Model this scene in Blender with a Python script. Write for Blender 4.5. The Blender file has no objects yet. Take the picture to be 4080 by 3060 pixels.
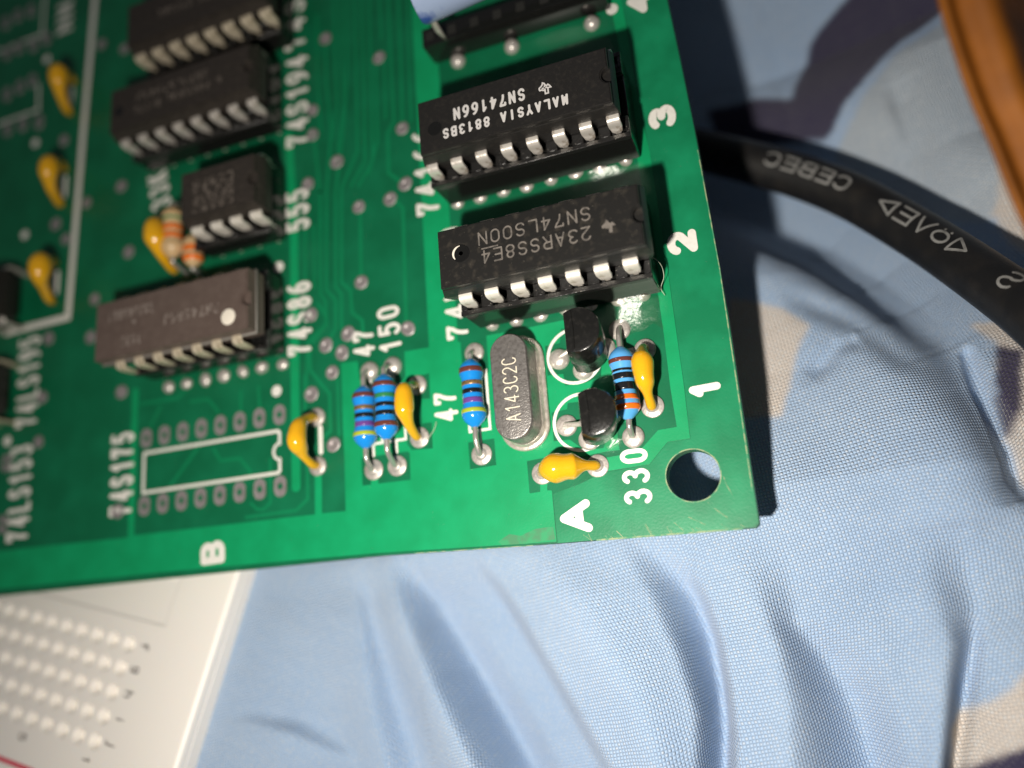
import bpy, bmesh, math, random
import numpy as np
from mathutils import Vector, Matrix, geometry
random.seed(7)
rng = np.random.default_rng(7)
# units: 1 Blender unit = 1 cm
sc = bpy.context.scene
sc.unit_settings.scale_length = 0.01
# ------------------------------------------------------------------ camera
camd = bpy.data.cameras.new('camera'); cam = bpy.data.objects.new('camera', camd)
sc.collection.objects.link(cam); sc.camera = cam
RIGHT = Vector((0.934132, -0.081611, -0.347473)); UP = Vector((0.162155, 0.96428, 0.20945)); FWD = Vector((-0.317968, 0.251998, -0.913998))
m = Matrix((RIGHT, UP, -FWD)).transposed().to_4x4(); m.translation = Vector((5.14, -1.32, 7.2191))
cam.matrix_world = m
camd.sensor_fit = 'HORIZONTAL'; camd.sensor_width = 36; camd.lens = 29.04
camd.clip_start = 0.1; camd.clip_end = 500
camd.dof.use_dof = True; camd.dof.focus_distance = 7.42; camd.dof.aperture_fstop = 0.095
# ------------------------------------------------------------------ light: one phone flash LED beside the lens, faint room light
w = bpy.data.worlds.new('World'); sc.world = w; w.use_nodes = True
bgn = w.node_tree.nodes['Background']; bgn.inputs[0].default_value = (0.80, 0.86, 1.0, 1); bgn.inputs[1].default_value = 0.06
ld = bpy.data.lights.new('flash_lamp', 'AREA'); ld.shape = 'DISK'; ld.size = 0.45; ld.spread = math.radians(140); ld.energy = 760; ld.color = (1.0, 0.925, 0.83)
lo = bpy.data.objects.new('flash_lamp', ld); sc.collection.objects.link(lo)
lo.location = (3.0, -2.8, 7.56)
lo.rotation_euler = Vector((.5, 2.2, -7.56)).to_track_quat('-Z', 'Y').to_euler()
vs = sc.view_settings
vs.view_transform = 'Standard'; vs.look = 'None'; vs.exposure = 0.0; vs.gamma = 1.0; vs.use_curve_mapping = False
# ------------------------------------------------------------------ measured layout (board plane, cm)
POUR = [(-4.407, -0.273), (-3.462, -0.277), (-2.031, -0.31), (-1.905, -0.295), (0.421, -0.324), (0.509, -0.323), (0.767, -0.332), (0.773, 0.156), (0.765, 0.51), (0.768, 1.209), (0.965, 1.196), (0.978, 0.996), (1.132, 0.896),
 (1.468, 0.892), (1.504, 0.938), (1.507, 1.2), (1.784, 1.194), (1.798, 2.646), (1.803, 3.614), (1.814, 5.073), (1.833, 5.632), (2.136, 5.584), (2.094, 4.456), (2.104, 2.667), (2.102, 2.393), (2.105, 1.406),
 (2.098, 1.196), (2.128, 1.185), (2.13, 0.923), (2.405, 0.822), (2.406, 1.198), (2.82, 1.196), (3.163, 1.202), (3.335, 1.203), (3.583, 0.866), (3.709, 0.862), (3.721, 0.139), (3.588, 0.133), (3.593, -0.105),
 (3.487, -0.101), (3.386, -0.106), (3.075, -0.124), (2.871, -0.08), (2.712, -0.087), (2.712, -0.388), (2.815, -0.385), (2.828, -0.249), (2.895, -0.258), (2.883, -0.381), (2.926, -0.386), (2.926, -0.848), (1.093, -0.773),
 (-1.331, -0.73), (-4.356, -0.71)]
HOLES = [[(1.52, 0.914), (1.77, 0.926), (1.762, 0.667), (1.668, 0.677), (1.662, 0.43), (1.766, 0.425), (1.76, 0.165), (1.529, 0.182), (1.486, 0.251), (1.496, 0.679)],
 [(0.968, -0.101), (0.968, 0.178), (1.117, 0.178), (1.481, 0.174), (1.508, 0.155), (1.504, -0.11), (1.147, -0.103), (1.145, -0.01), (1.069, -0.0), (1.065, -0.103)],
 [(2.136, 0.171), (2.406, 0.172), (2.406, -0.084), (2.138, -0.089)],
 [(2.993, 0.983), (3.142, 0.988), (3.168, 1.123), (3.326, 1.118), (3.54, 0.843), (3.5, 0.596), (3.345, 0.562), (3.151, 0.568), (3.145, 0.681), (2.99, 0.691)],
 [(2.995, 0.332), (3.147, 0.342), (3.16, 0.398), (3.488, 0.383), (3.495, 0.031), (3.449, -0.066), (3.272, -0.065), (3.146, 0.053), (2.99, 0.062)]]
STRIP = [(4.151, 4.628), (4.154, 4.285), (4.175, 3.563), (4.192, 3.027), (4.218, 2.71), (4.233, 1.427), (4.233, 0.869), (4.234, 0.354), (4.224, -0.09), (4.026, -0.093), (3.843, -0.267), (3.46, -0.278), (3.467, -0.156),
 (3.761, -0.146), (3.958, 0.023), (4.124, 0.028), (4.114, 0.374), (4.12, 0.891), (4.115, 1.285), (4.118, 1.703), (4.092, 2.659), (4.088, 3.197), (4.072, 3.74), (4.037, 4.327), (4.037, 4.671)]
TRACES = [([(0.164, 4.059), (0.219, 2.907), (0.2, 1.162), (0.191, -0.018)], 0.105), ([(0.506, 1.929), (0.602, 1.756), (0.599, 1.677), (0.368, 1.515), (0.316, 0.732)], 0.04),
 ([(0.567, 3.235), (0.54, 2.026), (0.597, 1.936), (0.599, 1.663), (0.424, 1.499)], 0.04), ([(0.647, 3.214), (0.613, 2.054), (0.724, 1.924), (0.714, 1.601), (0.656, 1.522)], 0.04),
 ([(0.765, 3.183), (0.729, 2.069), (0.797, 1.975), (0.784, 1.587)], 0.04), ([(0.828, 2.888), (0.802, 2.106), (0.911, 1.991), (0.917, 1.74), (1.036, 1.627), (1.041, 1.452), (0.912, 1.377)], 0.04),
 ([(1.489, 2.905), (1.576, 2.78), (1.564, 2.293), (1.543, 1.492)], 0.045), ([(1.062, 2.865), (1.043, 2.096)], 0.045), ([(0.364, 2.933), (0.34, 1.842)], 0.04),
 ([(0.391, 1.435), (0.394, 1.192), (0.619, 0.903), (0.619, 0.508), (0.522, 0.451)], 0.04), ([(0.72, 1.04), (0.717, 0.67), (0.719, 0.459)], 0.04),
 ([(0.331, 0.596), (0.33, -0.158), (0.193, -0.257), (-0.421, -0.261)], 0.04), ([(-0.119, 0.312), (-0.123, -0.141), (-0.208, -0.202), (-0.292, -0.192), (-0.364, -0.121)], 0.035),
 ([(-1.031, 0.599), (-1.423, 0.198)], 0.04), ([(-0.849, 0.523), (-0.758, 0.384), (-0.507, 0.375), (-0.376, 0.225), (-0.376, 0.177)], 0.04), ([(-1.961, 1.352), (-1.956, 0.646), (-1.954, -0.31)], 0.085),
 ([(-1.87, 1.194), (-1.356, 1.176), (-1.26, 1.239)], 0.04), ([(0.459, 0.104), (0.453, -0.325)], 0.08), ([(0.689, 5.126), (0.684, 4.591), (0.731, 3.958), (0.647, 3.214)], 0.04),
 ([(0.99, 5.743), (0.972, 4.763), (0.895, 3.974), (0.765, 3.183)], 0.04), ([(1.09, 5.706), (1.079, 4.563), (1.058, 3.612), (0.839, 3.209), (0.828, 2.888)], 0.04),
 ([(1.189, 5.669), (1.175, 4.532), (1.146, 3.464), (0.963, 3.207)], 0.04), ([(1.287, 5.632), (1.264, 4.503), (1.239, 3.438), (1.056, 3.183)], 0.04), ([(1.42, 5.583), (1.419, 4.943)], 0.04),
 ([(1.529, 5.542), (1.521, 4.42), (1.523, 3.851), (1.439, 3.72), (1.43, 3.234), (1.574, 3.091)], 0.045), ([(1.656, 5.495), (1.644, 4.38), (1.62, 3.76)], 0.045),
 ([(0.822, 5.805), (0.813, 4.983), (0.822, 4.253), (0.727, 3.832)], 0.04), ([(0.906, 5.774), (0.893, 4.889), (0.912, 4.29), (0.804, 3.684)], 0.035), ([(1.333, 4.611), (1.312, 3.664), (1.186, 3.3)], 0.04),
 ([(1.781, 5.449), (1.741, 4.349), (1.734, 3.788)], 0.035), ([(0.58, 5.543), (0.57, 4.627), (0.6, 3.997)], 0.035), ([(1.443, 4.77), (1.423, 3.912)], 0.035), ([(0.322, 1.141), (0.317, 0.759)], 0.04),
 ([(0.479, 2.844), (0.467, 2.105)], 0.035), ([(-1.591, 1.115), (-1.726, 0.902)], 0.035), ([(-1.17, 1.106), (-0.93, 1.096), (-0.793, 0.932)], 0.035), ([(-0.495, 1.111), (-0.495, 0.886)], 0.035),
 ([(-0.266, 1.129), (-0.248, 0.875)], 0.035), ([(0.5, 3.962), (0.531, 3.634), (0.567, 3.235)], 0.04)]
VIAS = [(1.56, 1.437), (0.86, 1.514), (0.781, 1.319), (0.589, 1.437), (0.656, 1.127), (1.042, 2.054), (1.046, 2.929), (1.43, 2.926), (0.412, 1.816), (0.647, 0.359), (0.398, 0.934), (0.69, 5.18), (1.378, 4.694), (1.618, 3.723),
 (0.494, 4.288), (0.487, 3.975), (0.793, 3.546), (0.41, 3.375), (1.618, 3.055), (-2.74, 6.273), (-2.343, 6.065), (-3.307, 4.996), (-2.297, 4.061), (-2.857, 3.976), (-3.36, 3.803), (-3.169, 3.548), (-2.14, 3.135),
 (-2.642, 2.629), (-3.354, 2.261), (-2.676, 2.146), (-3.4, 1.517), (-3.415, 0.967), (-2.165, 1.38), (-2.153, -0.0)]
DOTS = [(-0.032, 1.04), (-3.709, 6.363), (-3.813, 5.1), (-3.888, 3.779), (-3.926, 1.049), (0.014, 2.458), (4.04, 4.376)]
LEFTPADS = [(-4.561, 7.244), (-4.332, 7.285), (-4.079, 7.278), (-4.485, 6.718), (-4.257, 6.732), (-3.98, 6.675), (-3.746, 6.704), (-4.418, 6.033), (-4.183, 6.074), (-3.953, 6.097), (-4.353, 5.463), (-4.071, 5.457), (-3.772, 5.403),
 (-3.912, 0.777), (-3.9, 0.037)]
SILKL = [([(-2.893, 7.187), (-2.897, 7.026), (-2.979, 4.898), (-3.056, 2.478), (-4.091, 2.471)], 0.085)]
TEXT = [('74S175', (-1.94, -0.06), 1.579, 0.946, 0.336), ('B', (-0.691, -0.7), 1.667, 0.249, 0.315), ('74S86', (0.424, 1.387), 1.57, 0.829, 0.309), ('555', (0.43, 2.838), 1.593, 0.497, 0.312),
 ('74S194', (0.438, 3.883), 1.56, 1.18, 0.305), ('74S', (0.433, 5.179), 1.586, 0.667, 0.301), ('47a', (1.173, 1.226), 1.564, 0.294, 0.256), ('150', (1.485, 1.22), 1.597, 0.502, 0.26),
 ('47c', (2.055, 0.406), 1.551, 0.296, 0.257), ('330', (3.834, -0.604), 1.559, 0.492, 0.251), ('A', (3.275, -0.795), 1.59, 0.308, 0.294), ('1', (4.551, 0.245), 1.597, 0.114, 0.278),
 ('2', (4.532, 1.608), 1.567, 0.236, 0.274), ('3', (4.513, 2.918), 1.583, 0.246, 0.263), ('4', (4.436, 4.225), 1.586, 0.268, 0.238), ('74166', (2.012, 2.633), 1.572, 1.011, 0.288),
 ('74LS00', (2.204, 1.221), 1.622, 0.936, 0.215), ('74LS195', (-3.449, 1.19), 1.6, 1.146, 0.36), ('74LS153', (-3.47, -0.184), 1.595, 1.144, 0.36), ('33K', (-1.635, 3.691), 1.671, 0.562, 0.308),
 ('N', (-3.272, 6.693), 1.602, 0.475, 0.292)]
cl1 = [(-3.201, 5.848), (-3.224, 5.36)]
cl2 = [(-3.254, 4.555), (-3.29, 4.058)]
cl3 = [(-3.309, 3.233), (-3.32, 2.723)]
c555 = [(-1.665, 3.432), (-1.571, 2.808)]
res555 = [(-1.355, 3.528), (-1.092, 2.706)]
SPINES = [[(-1.598, -0.831, -0.62), (-1.997, -1.846, -0.62), (-2.316, -2.782, -0.62)], [(-0.068, -0.853, -0.68), (-0.109, -1.432, -0.72), (-0.026, -2.21, -0.8), (0.048, -2.954, -0.84)],
 [(0.326, -0.888, -0.7), (0.493, -1.47, -0.69), (0.586, -2.216, -0.68), (0.725, -2.927, -0.68)], [(0.496, -0.876, -0.78), (0.557, -1.483, -0.84), (0.744, -2.254, -0.92), (0.976, -2.986, -0.95)],
 [(0.806, -0.879, -0.66), (1.069, -1.503, -0.6), (1.428, -2.233, -0.57), (1.748, -2.914, -0.57)], [(1.018, -0.869, -1.0), (1.217, -1.416, -1.2), (1.463, -1.992, -1.42), (1.692, -2.441, -1.48), (2.051, -3.107, -1.48)],
 [(1.443, -0.881, -0.98), (1.763, -1.578, -1.12), (2.094, -2.222, -1.2), (2.54, -3.053, -1.2)], [(1.717, -0.881, -0.95), (1.978, -1.453, -1.1), (2.347, -2.15, -1.15), (2.808, -3.045, -1.15)],
 [(1.979, -0.896, -0.72), (2.307, -1.46, -0.72), (2.672, -2.113, -0.7), (3.137, -2.95, -0.68)], [(2.694, -0.882, -0.58), (3.02, -1.514, -0.52), (3.349, -2.189, -0.5), (3.549, -2.917, -0.5)],
 [(3.305, -0.844, -0.66), (3.541, -1.33, -0.64), (3.747, -1.9, -0.64), (3.855, -2.437, -0.64), (3.785, -2.948, -0.64)],
 [(3.511, -0.814, -0.74), (3.789, -1.192, -0.95), (3.922, -1.466, -1.18), (3.991, -1.842, -1.38), (4.013, -2.262, -1.42), (3.998, -2.67, -1.42), (3.925, -3.108, -1.4)],
 [(3.748, -0.862, -0.74), (4.049, -1.192, -0.8), (4.124, -1.492, -0.78), (4.191, -1.847, -0.74), (4.214, -2.231, -0.72), (4.203, -2.604, -0.72), (4.149, -2.969, -0.72)],
 [(4.35, -0.901, -0.74), (4.509, -1.366, -0.7), (4.631, -1.865, -0.62), (4.659, -2.357, -0.6), (4.585, -2.948, -0.6)],
 [(4.871, -1.109, -0.8), (4.813, -1.723, -0.9), (5.013, -2.06, -1.18), (5.142, -2.388, -1.34), (5.218, -2.768, -1.42), (5.249, -3.125, -1.42)],
 [(5.478, -1.276, -0.8), (5.549, -1.918, -0.88), (5.595, -2.529, -0.88), (5.58, -3.016, -0.88)], [(5.938, -1.485, -0.78), (5.994, -1.954, -0.72), (5.848, -2.514, -0.72), (5.71, -2.984, -0.72)],
 [(6.27, -1.722, -0.95), (6.24, -1.998, -1.12), (6.132, -2.337, -1.25), (5.904, -3.017, -1.25)], [(6.35, -1.727, -0.92), (6.3, -1.988, -0.94), (6.197, -2.311, -1.0), (5.99, -2.968, -1.0)],
 [(6.614, -1.785, -0.9), (6.505, -2.269, -0.86), (6.347, -3.019, -0.86)], [(7.708, -1.867, -1.0), (7.596, -2.335, -1.0), (7.423, -3.059, -1.0)]]
ARC = [(-1.7, -2.679), (-1.493, -2.53), (-1.135, -2.373), (-0.745, -2.334), (-0.275, -2.46), (0.374, -2.834)]
FOLDS = [([(6.731, 0.957), (6.752, 0.585), (6.766, 0.192), (6.808, -0.118), (6.847, -0.496), (6.882, -0.875)], -0.55, 0.2, 0.14),
 ([(5.023, 2.456), (5.615, 2.091), (5.865, 1.812), (6.161, 1.445), (6.389, 1.157), (6.591, 0.801)], -0.36, 0.2, 0.13), ([(6.002, 1.011), (6.322, -0.132), (6.347, -1.031)], 0.12, 0.5, 0.4),
 ([(5.29, 0.515), (5.581, 0.779), (5.796, 0.85)], -0.1, 0.1, 0.09), ([(5.269, 1.421), (5.786, 1.054), (6.228, 0.474)], -0.1, 0.14, 0.14), ([(6.733, 3.907), (6.8, 3.162), (6.801, 2.378)], -0.12, 0.12, 0.2)]
PRINT = [('g', [(6.042, 3.428), (6.457, 3.93), (6.875, 4.239), (7.338, 4.462), (7.798, 4.939), (8.707, 3.665), (8.077, 1.833), (7.215, 2.043), (6.355, 2.673)]),
 ('p', [(6.62, 5.988), (6.503, 5.309), (5.989, 4.954), (5.716, 4.252), (5.271, 4.51), (4.668, 4.572), (4.759, 4.119), (5.968, 3.629), (6.5, 4.101), (6.932, 4.42), (7.41, 4.65), (7.884, 5.142)]),
 ('c', [(7.496, 2.529), (7.286, 2.069), (7.401, 1.678), (7.85, 0.914), (8.103, 2.059)]), ('c', [(4.667, 1.511), (5.157, 1.288), (5.386, 1.058), (5.251, 0.808), (5.128, 0.554), (4.993, 0.149), (4.481, 0.227)]),
 ('c', [(6.841, 0.939), (7.009, 0.665), (6.889, 0.404), (6.838, 0.028), (6.868, -0.336), (6.885, -0.767), (7.358, -1.138), (7.788, 0.768)]),
 ('p', [(6.991, 0.635), (7.177, 0.522), (7.073, 0.216), (6.879, -0.338), (6.838, 0.028), (6.874, 0.329)]),
 ('c', [(6.803, -2.023), (6.54, -2.228), (6.252, -2.456), (6.04, -2.575), (5.891, -2.655), (5.742, -3.423), (6.674, -3.415)]),
 ('p', [(5.964, -2.958), (6.416, -2.819), (6.837, -2.682), (6.674, -3.415), (5.779, -3.423)])]
CABLE = [(4.581, 3.685, -2.038), (5.07, 3.364, -1.968), (5.599, 2.982, -1.875), (6.072, 2.53, -1.726), (6.526, 1.913, -1.453), (6.797, 1.42, -1.136), (7.048, 0.855, -0.722), (7.181, 0.471, -0.437), (7.446, -0.223, -0.064),
 (7.763, -0.963, -0.05)]
RIM = [(6.499, 2.771, 1.638), (6.505, 2.431, 1.542), (6.54, 2.137, 1.449), (6.601, 1.759, 1.323), (6.674, 1.461, 1.216), (6.75, 1.105, 1.091), (6.804, 0.88, 1.01), (6.883, 0.568, 0.897)]
BLUE = [(2.314, 4.466, 0.95), (3.208, 4.416, 0.95)]
BLUELEAD = [(2.332, 4.396, 0.8), (2.325, 4.361, 0.5)]
CAM = {'C': [5.14, -1.32, 7.2191], 'R': [[0.934132, -0.081611, -0.347473], [-0.162155, -0.96428, -0.20945], [-0.317968, 0.251998, -0.913998]], 'lens': 29.043560131263426}
BB = {'M': [[0.96879, 0.24776, -0.0076], [-0.24253, 0.95376, 0.17754], [0.05124, -0.17016, 0.98408]], 'o': [-2.2112, -1.4449, -0.2849]}
STAIN = [(2.365, -0.792), (2.481, -0.735), (2.589, -0.762), (2.732, -0.716), (2.877, -0.711), (2.908, -0.716), (2.916, -0.827), (2.643, -0.838), (2.399, -0.827)]
# ------------------------------------------------------------------ helpers
C = sc.collection
MATS = {}
def mat(name, col, rough=.5, metal=0., spec=.5, bump=None, mottle=None, speck=None, coat=0., sss=0.):
    m = bpy.data.materials.new(name); m.use_nodes = True
    nt = m.node_tree; bs = nt.nodes['Principled BSDF']
    bs.inputs['Base Color'].default_value = (*col, 1); bs.inputs['Roughness'].default_value = rough
    bs.inputs['Metallic'].default_value = metal; bs.inputs['Specular IOR Level'].default_value = spec
    bs.inputs['Coat Weight'].default_value = coat; bs.inputs['Coat Roughness'].default_value = .08
    if sss:
        bs.inputs['Subsurface Weight'].default_value = sss; bs.inputs['Subsurface Radius'].default_value = (.06, .05, .04); bs.inputs['Subsurface Scale'].default_value = 1.0
    tc = nt.nodes.new('ShaderNodeTexCoord'); src = None
    if mottle:                                     # (scale, second colour, contrast low, high)
        n = nt.nodes.new('ShaderNodeTexNoise'); n.inputs['Scale'].default_value = mottle[0]; n.inputs['Detail'].default_value = 6
        nt.links.new(tc.outputs['Object'], n.inputs['Vector'])
        r = nt.nodes.new('ShaderNodeValToRGB'); r.color_ramp.elements[0].position = mottle[2]; r.color_ramp.elements[1].position = mottle[3]
        r.color_ramp.elements[0].color = (*col, 1); r.color_ramp.elements[1].color = (*mottle[1], 1)
        nt.links.new(n.outputs['Fac'], r.inputs['Fac']); src = r.outputs['Color']
    if speck:                                      # (scale, radius, colour, strength): dust grains
        v = nt.nodes.new('ShaderNodeTexVoronoi'); v.inputs['Scale'].default_value = speck[0]
        nt.links.new(tc.outputs['Object'], v.inputs['Vector'])
        lt = nt.nodes.new('ShaderNodeMath'); lt.operation = 'LESS_THAN'; lt.inputs[1].default_value = speck[1]
        nt.links.new(v.outputs['Distance'], lt.inputs[0])
        n2 = nt.nodes.new('ShaderNodeTexNoise'); n2.inputs['Scale'].default_value = speck[0] * .35; nt.links.new(tc.outputs['Object'], n2.inputs['Vector'])
        g = nt.nodes.new('ShaderNodeMath'); g.operation = 'GREATER_THAN'; g.inputs[1].default_value = .56; nt.links.new(n2.outputs['Fac'], g.inputs[0])
        mu = nt.nodes.new('ShaderNodeMath'); mu.operation = 'MULTIPLY'; nt.links.new(lt.outputs[0], mu.inputs[0]); nt.links.new(g.outputs[0], mu.inputs[1])
        ms = nt.nodes.new('ShaderNodeMath'); ms.operation = 'MULTIPLY'; ms.inputs[1].default_value = speck[3]; nt.links.new(mu.outputs[0], ms.inputs[0])
        mx = nt.nodes.new('ShaderNodeMix'); mx.data_type = 'RGBA'
        nt.links.new(ms.outputs[0], mx.inputs['Factor'])
        if src: nt.links.new(src, mx.inputs['A'])
        else: mx.inputs['A'].default_value = (*col, 1)
        mx.inputs['B'].default_value = (*speck[2], 1); src = mx.outputs['Result']
    if src: nt.links.new(src, bs.inputs['Base Color'])
    if bump:                                       # (scale, strength, distance)
        n = nt.nodes.new('ShaderNodeTexNoise'); n.inputs['Scale'].default_value = bump[0]; n.inputs['Detail'].default_value = 4
        nt.links.new(tc.outputs['Object'], n.inputs['Vector'])
        b = nt.nodes.new('ShaderNodeBump'); b.inputs['Strength'].default_value = bump[1]; b.inputs['Distance'].default_value = bump[2]
        nt.links.new(n.outputs['Fac'], b.inputs['Height']); nt.links.new(b.outputs['Normal'], bs.inputs['Normal'])
    MATS[name] = m
    return m
DUST = (.55, .55, .48)
mat('mask_dark', (.004, .125, .052), .34, spec=.4, bump=(45, .10, .01), mottle=(2.2, (.006, .170, .074), .42, .75), speck=(26, .05, DUST, .45))
mat('mask_copper', (.004, .270, .098), .36, spec=.4, bump=(60, .10, .01), mottle=(3.0, (.005, .325, .124), .35, .7), speck=(24, .05, DUST, .5))
mat('mask_trace', (.004, .185, .072), .36, spec=.4, bump=(60, .1, .01), mottle=(3.0, (.005, .21, .085), .35, .7))
mat('mask_backlit', (.005, .180, .074), .36, spec=.4, bump=(45, .10, .01), mottle=(2.6, (.008, .245, .105), .4, .7), speck=(26, .05, DUST, .45))  # lighter green has the light shining through the laminate painted in
mat('board_edge', (.018, .15, .07), .7, mottle=(9, (.10, .19, .09), .5, .75))
mat('worn_edge', (.30, .36, .20), .7, mottle=(14, (.05, .26, .13), .42, .6))
mat('stain', (.035, .20, .085), .6, mottle=(9, (.012, .27, .10), .45, .6))
mat('silk_white', (.80, .78, .72), .55, bump=(70, .25, .004), mottle=(25, (.70, .69, .63), .45, .8))
mat('solder', (.56, .52, .48), .42, metal=.45, bump=(38, .30, .012), mottle=(30, (.40, .37, .34), .45, .7))
mat('solder_bright', (.66, .62, .57), .34, metal=.5, bump=(26, .22, .012), mottle=(40, (.5, .47, .43), .45, .7))
mat('via_tin', (.40, .37, .37), .45, metal=.45, bump=(40, .35, .012), mottle=(20, (.30, .26, .26), .4, .7))
mat('hole_dark', (.02, .02, .018), .6)
mat('tin_pin', (.78, .74, .66), .42, metal=.30, bump=(30, .35, .01), mottle=(16, (.50, .45, .36), .52, .72))
mat('nickel_pin', (.70, .66, .60), .32, metal=.42, bump=(26, .3, .01), mottle=(20, (.40, .34, .27), .5, .7))
mat('brass_pin', (.74, .65, .49), .34, metal=.38, bump=(26, .3, .01), mottle=(20, (.36, .29, .18), .5, .7))
mat('wire', (.62, .59, .55), .28, metal=.7, bump=(20, .15, .01))
mat('chip_black', (.016, .015, .014), .42, spec=.45, bump=(90, .35, .006), mottle=(30, (.030, .027, .023), .5, .8), speck=(40, .07, (.30, .27, .22), .35))
mat('chip_worn', (.015, .0145, .0135), .40, spec=.45, bump=(90, .3, .006), mottle=(14, (.042, .037, .030), .52, .75), speck=(34, .09, (.36, .33, .26), .4))
mat('chip_matt', (.030, .025, .021), .55, spec=.4, bump=(60, .3, .006), mottle=(20, (.052, .043, .035), .45, .8))
mat('chip_ceramic', (.108, .079, .067), .45, spec=.35, bump=(50, .3, .006), mottle=(12, (.130, .098, .083), .4, .75))
mat('ceramic_seal', (.20, .185, .165), .5, bump=(40, .3, .006))
mat('socket_black', (.010, .010, .0095), .13, spec=.6, bump=(10, .05, .01), speck=(45, .08, (.4, .36, .3), .5))
mat('socket_top', (.014, .0135, .013), .3, spec=.6, bump=(60, .5, .008), speck=(45, .14, (.6, .55, .48), .7))
mat('transistor_black', (.010, .010, .0095), .20, spec=.5, bump=(40, .25, .008), mottle=(20, (.022, .021, .019), .5, .8))
mat('mark_white', (.66, .64, .62), .55)
mat('mark_grey', (.185, .165, .145), .55, mottle=(20, (.10, .09, .08), .45, .65))
mat('mark_faint', (.17, .145, .122), .6, mottle=(18, (.045, .037, .030), .4, .6))
mat('mark_faint_ceramic', (.25, .21, .185), .6, mottle=(18, (.09, .066, .055), .45, .62))
mat('paint_dot', (.86, .80, .68), .45, bump=(8, .3, .01))
mat('resistor_blue', (.012, .250, .720), .16, spec=.5, coat=.5, bump=(9, .06, .01))
mat('resistor_sky', (.10, .39, .78), .22, spec=.5, coat=.35, bump=(9, .06, .01))
mat('band_brown', (.135, .038, .030), .25, coat=.3)
mat('band_black', (.010, .011, .013), .25, coat=.3)
mat('band_gold', (.42, .27, .11), .35, metal=.6, mottle=(40, (.25, .15, .06), .45, .6))
mat('band_violet', (.15, .055, .27), .25, coat=.3)
mat('band_yellow', (.40, .47, .035), .25, coat=.3)
mat('band_green', (.030, .21, .075), .25, coat=.3)
mat('band_orange', (.80, .17, .012), .25, coat=.3)
mat('resistor_tan', (.60, .42, .22), .35, coat=.2)
mat('cap_yellow', (.78, .41, .012), .13, spec=.5, coat=.4, bump=(6, .08, .02), sss=.15, mottle=(3, (.70, .36, .012), .4, .8))
mat('crystal_steel', (.30, .285, .27), .33, metal=.62, bump=(60, .5, .008), mottle=(26, (.19, .175, .165), .42, .70), speck=(34, .15, (.62, .55, .45), .6))
mat('crystal_rim', (.70, .65, .57), .26, metal=.55, bump=(30, .3, .008), mottle=(22, (.50, .46, .40), .4, .7))
mat('crystal_mark', (.72, .66, .52), .5)
mat('cable_rubber', (.010, .010, .0105), .48, spec=.4, bump=(50, .3, .008), mottle=(5, (.020, .018, .016), .45, .8))
mat('cable_print', (.27, .27, .26), .7, mottle=(12, (.16, .16, .155), .45, .7))
mat('breadboard_white', (.94, .90, .84), .42, spec=.4, sss=.25, bump=(6, .05, .01))
mat('contact_metal', (.62, .58, .5), .25, metal=.8)
mat('print_grey', (.16, .14, .125), .6)
mat('print_red', (.72, .07, .12), .5)
mat('sleeve_blue', (.33, .42, .60), .3, mottle=(2.2, (.045, .10, .36), .52, .60))
mat('fibre', (.5, .55, .42), .6)
def wood():
    m = mat('varnished_wood', (.36, .125, .012), .6, spec=.2)
    nt = m.node_tree; bs = nt.nodes['Principled BSDF']; tc = nt.nodes.new('ShaderNodeTexCoord')
    n = nt.nodes.new('ShaderNodeTexNoise'); n.inputs['Scale'].default_value = 3; n.inputs['Detail'].default_value = 4
    nt.links.new(tc.outputs['Object'], n.inputs['Vector'])
    r = nt.nodes.new('ShaderNodeValToRGB'); r.color_ramp.elements[0].color = (.17, .055, .006, 1); r.color_ramp.elements[1].color = (.27, .09, .009, 1)
    r.color_ramp.elements[0].position = .3; r.color_ramp.elements[1].position = .7
    nt.links.new(n.outputs['Fac'], r.inputs['Fac']); nt.links.new(r.outputs['Color'], bs.inputs['Base Color'])
wood()
def flux():
    m = bpy.data.materials.new('flux_film'); m.use_nodes = True; nt = m.node_tree
    for n in list(nt.nodes): nt.nodes.remove(n)
    out = nt.nodes.new('ShaderNodeOutputMaterial'); mix = nt.nodes.new('ShaderNodeMixShader'); tr = nt.nodes.new('ShaderNodeBsdfTransparent')
    gl = nt.nodes.new('ShaderNodeBsdfGlossy'); gl.inputs['Roughness'].default_value = .30; gl.inputs['Color'].default_value = (.9, .9, .88, 1)
    tc = nt.nodes.new('ShaderNodeTexCoord'); n = nt.nodes.new('ShaderNodeTexNoise'); n.inputs['Scale'].default_value = 22; n.inputs['Detail'].default_value = 5
    b = nt.nodes.new('ShaderNodeBump'); b.inputs['Strength'].default_value = .32; b.inputs['Distance'].default_value = .02
    nt.links.new(tc.outputs['Object'], n.inputs['Vector']); nt.links.new(n.outputs['Fac'], b.inputs['Height']); nt.links.new(b.outputs['Normal'], gl.inputs['Normal'])
    mix.inputs[0].default_value = .05; tr.inputs[0].default_value = (.93, .96, .92, 1)
    nt.links.new(tr.outputs[0], mix.inputs[1]); nt.links.new(gl.outputs[0], mix.inputs[2]); nt.links.new(mix.outputs[0], out.inputs[0])
    MATS['flux_film'] = m
flux()
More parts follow.
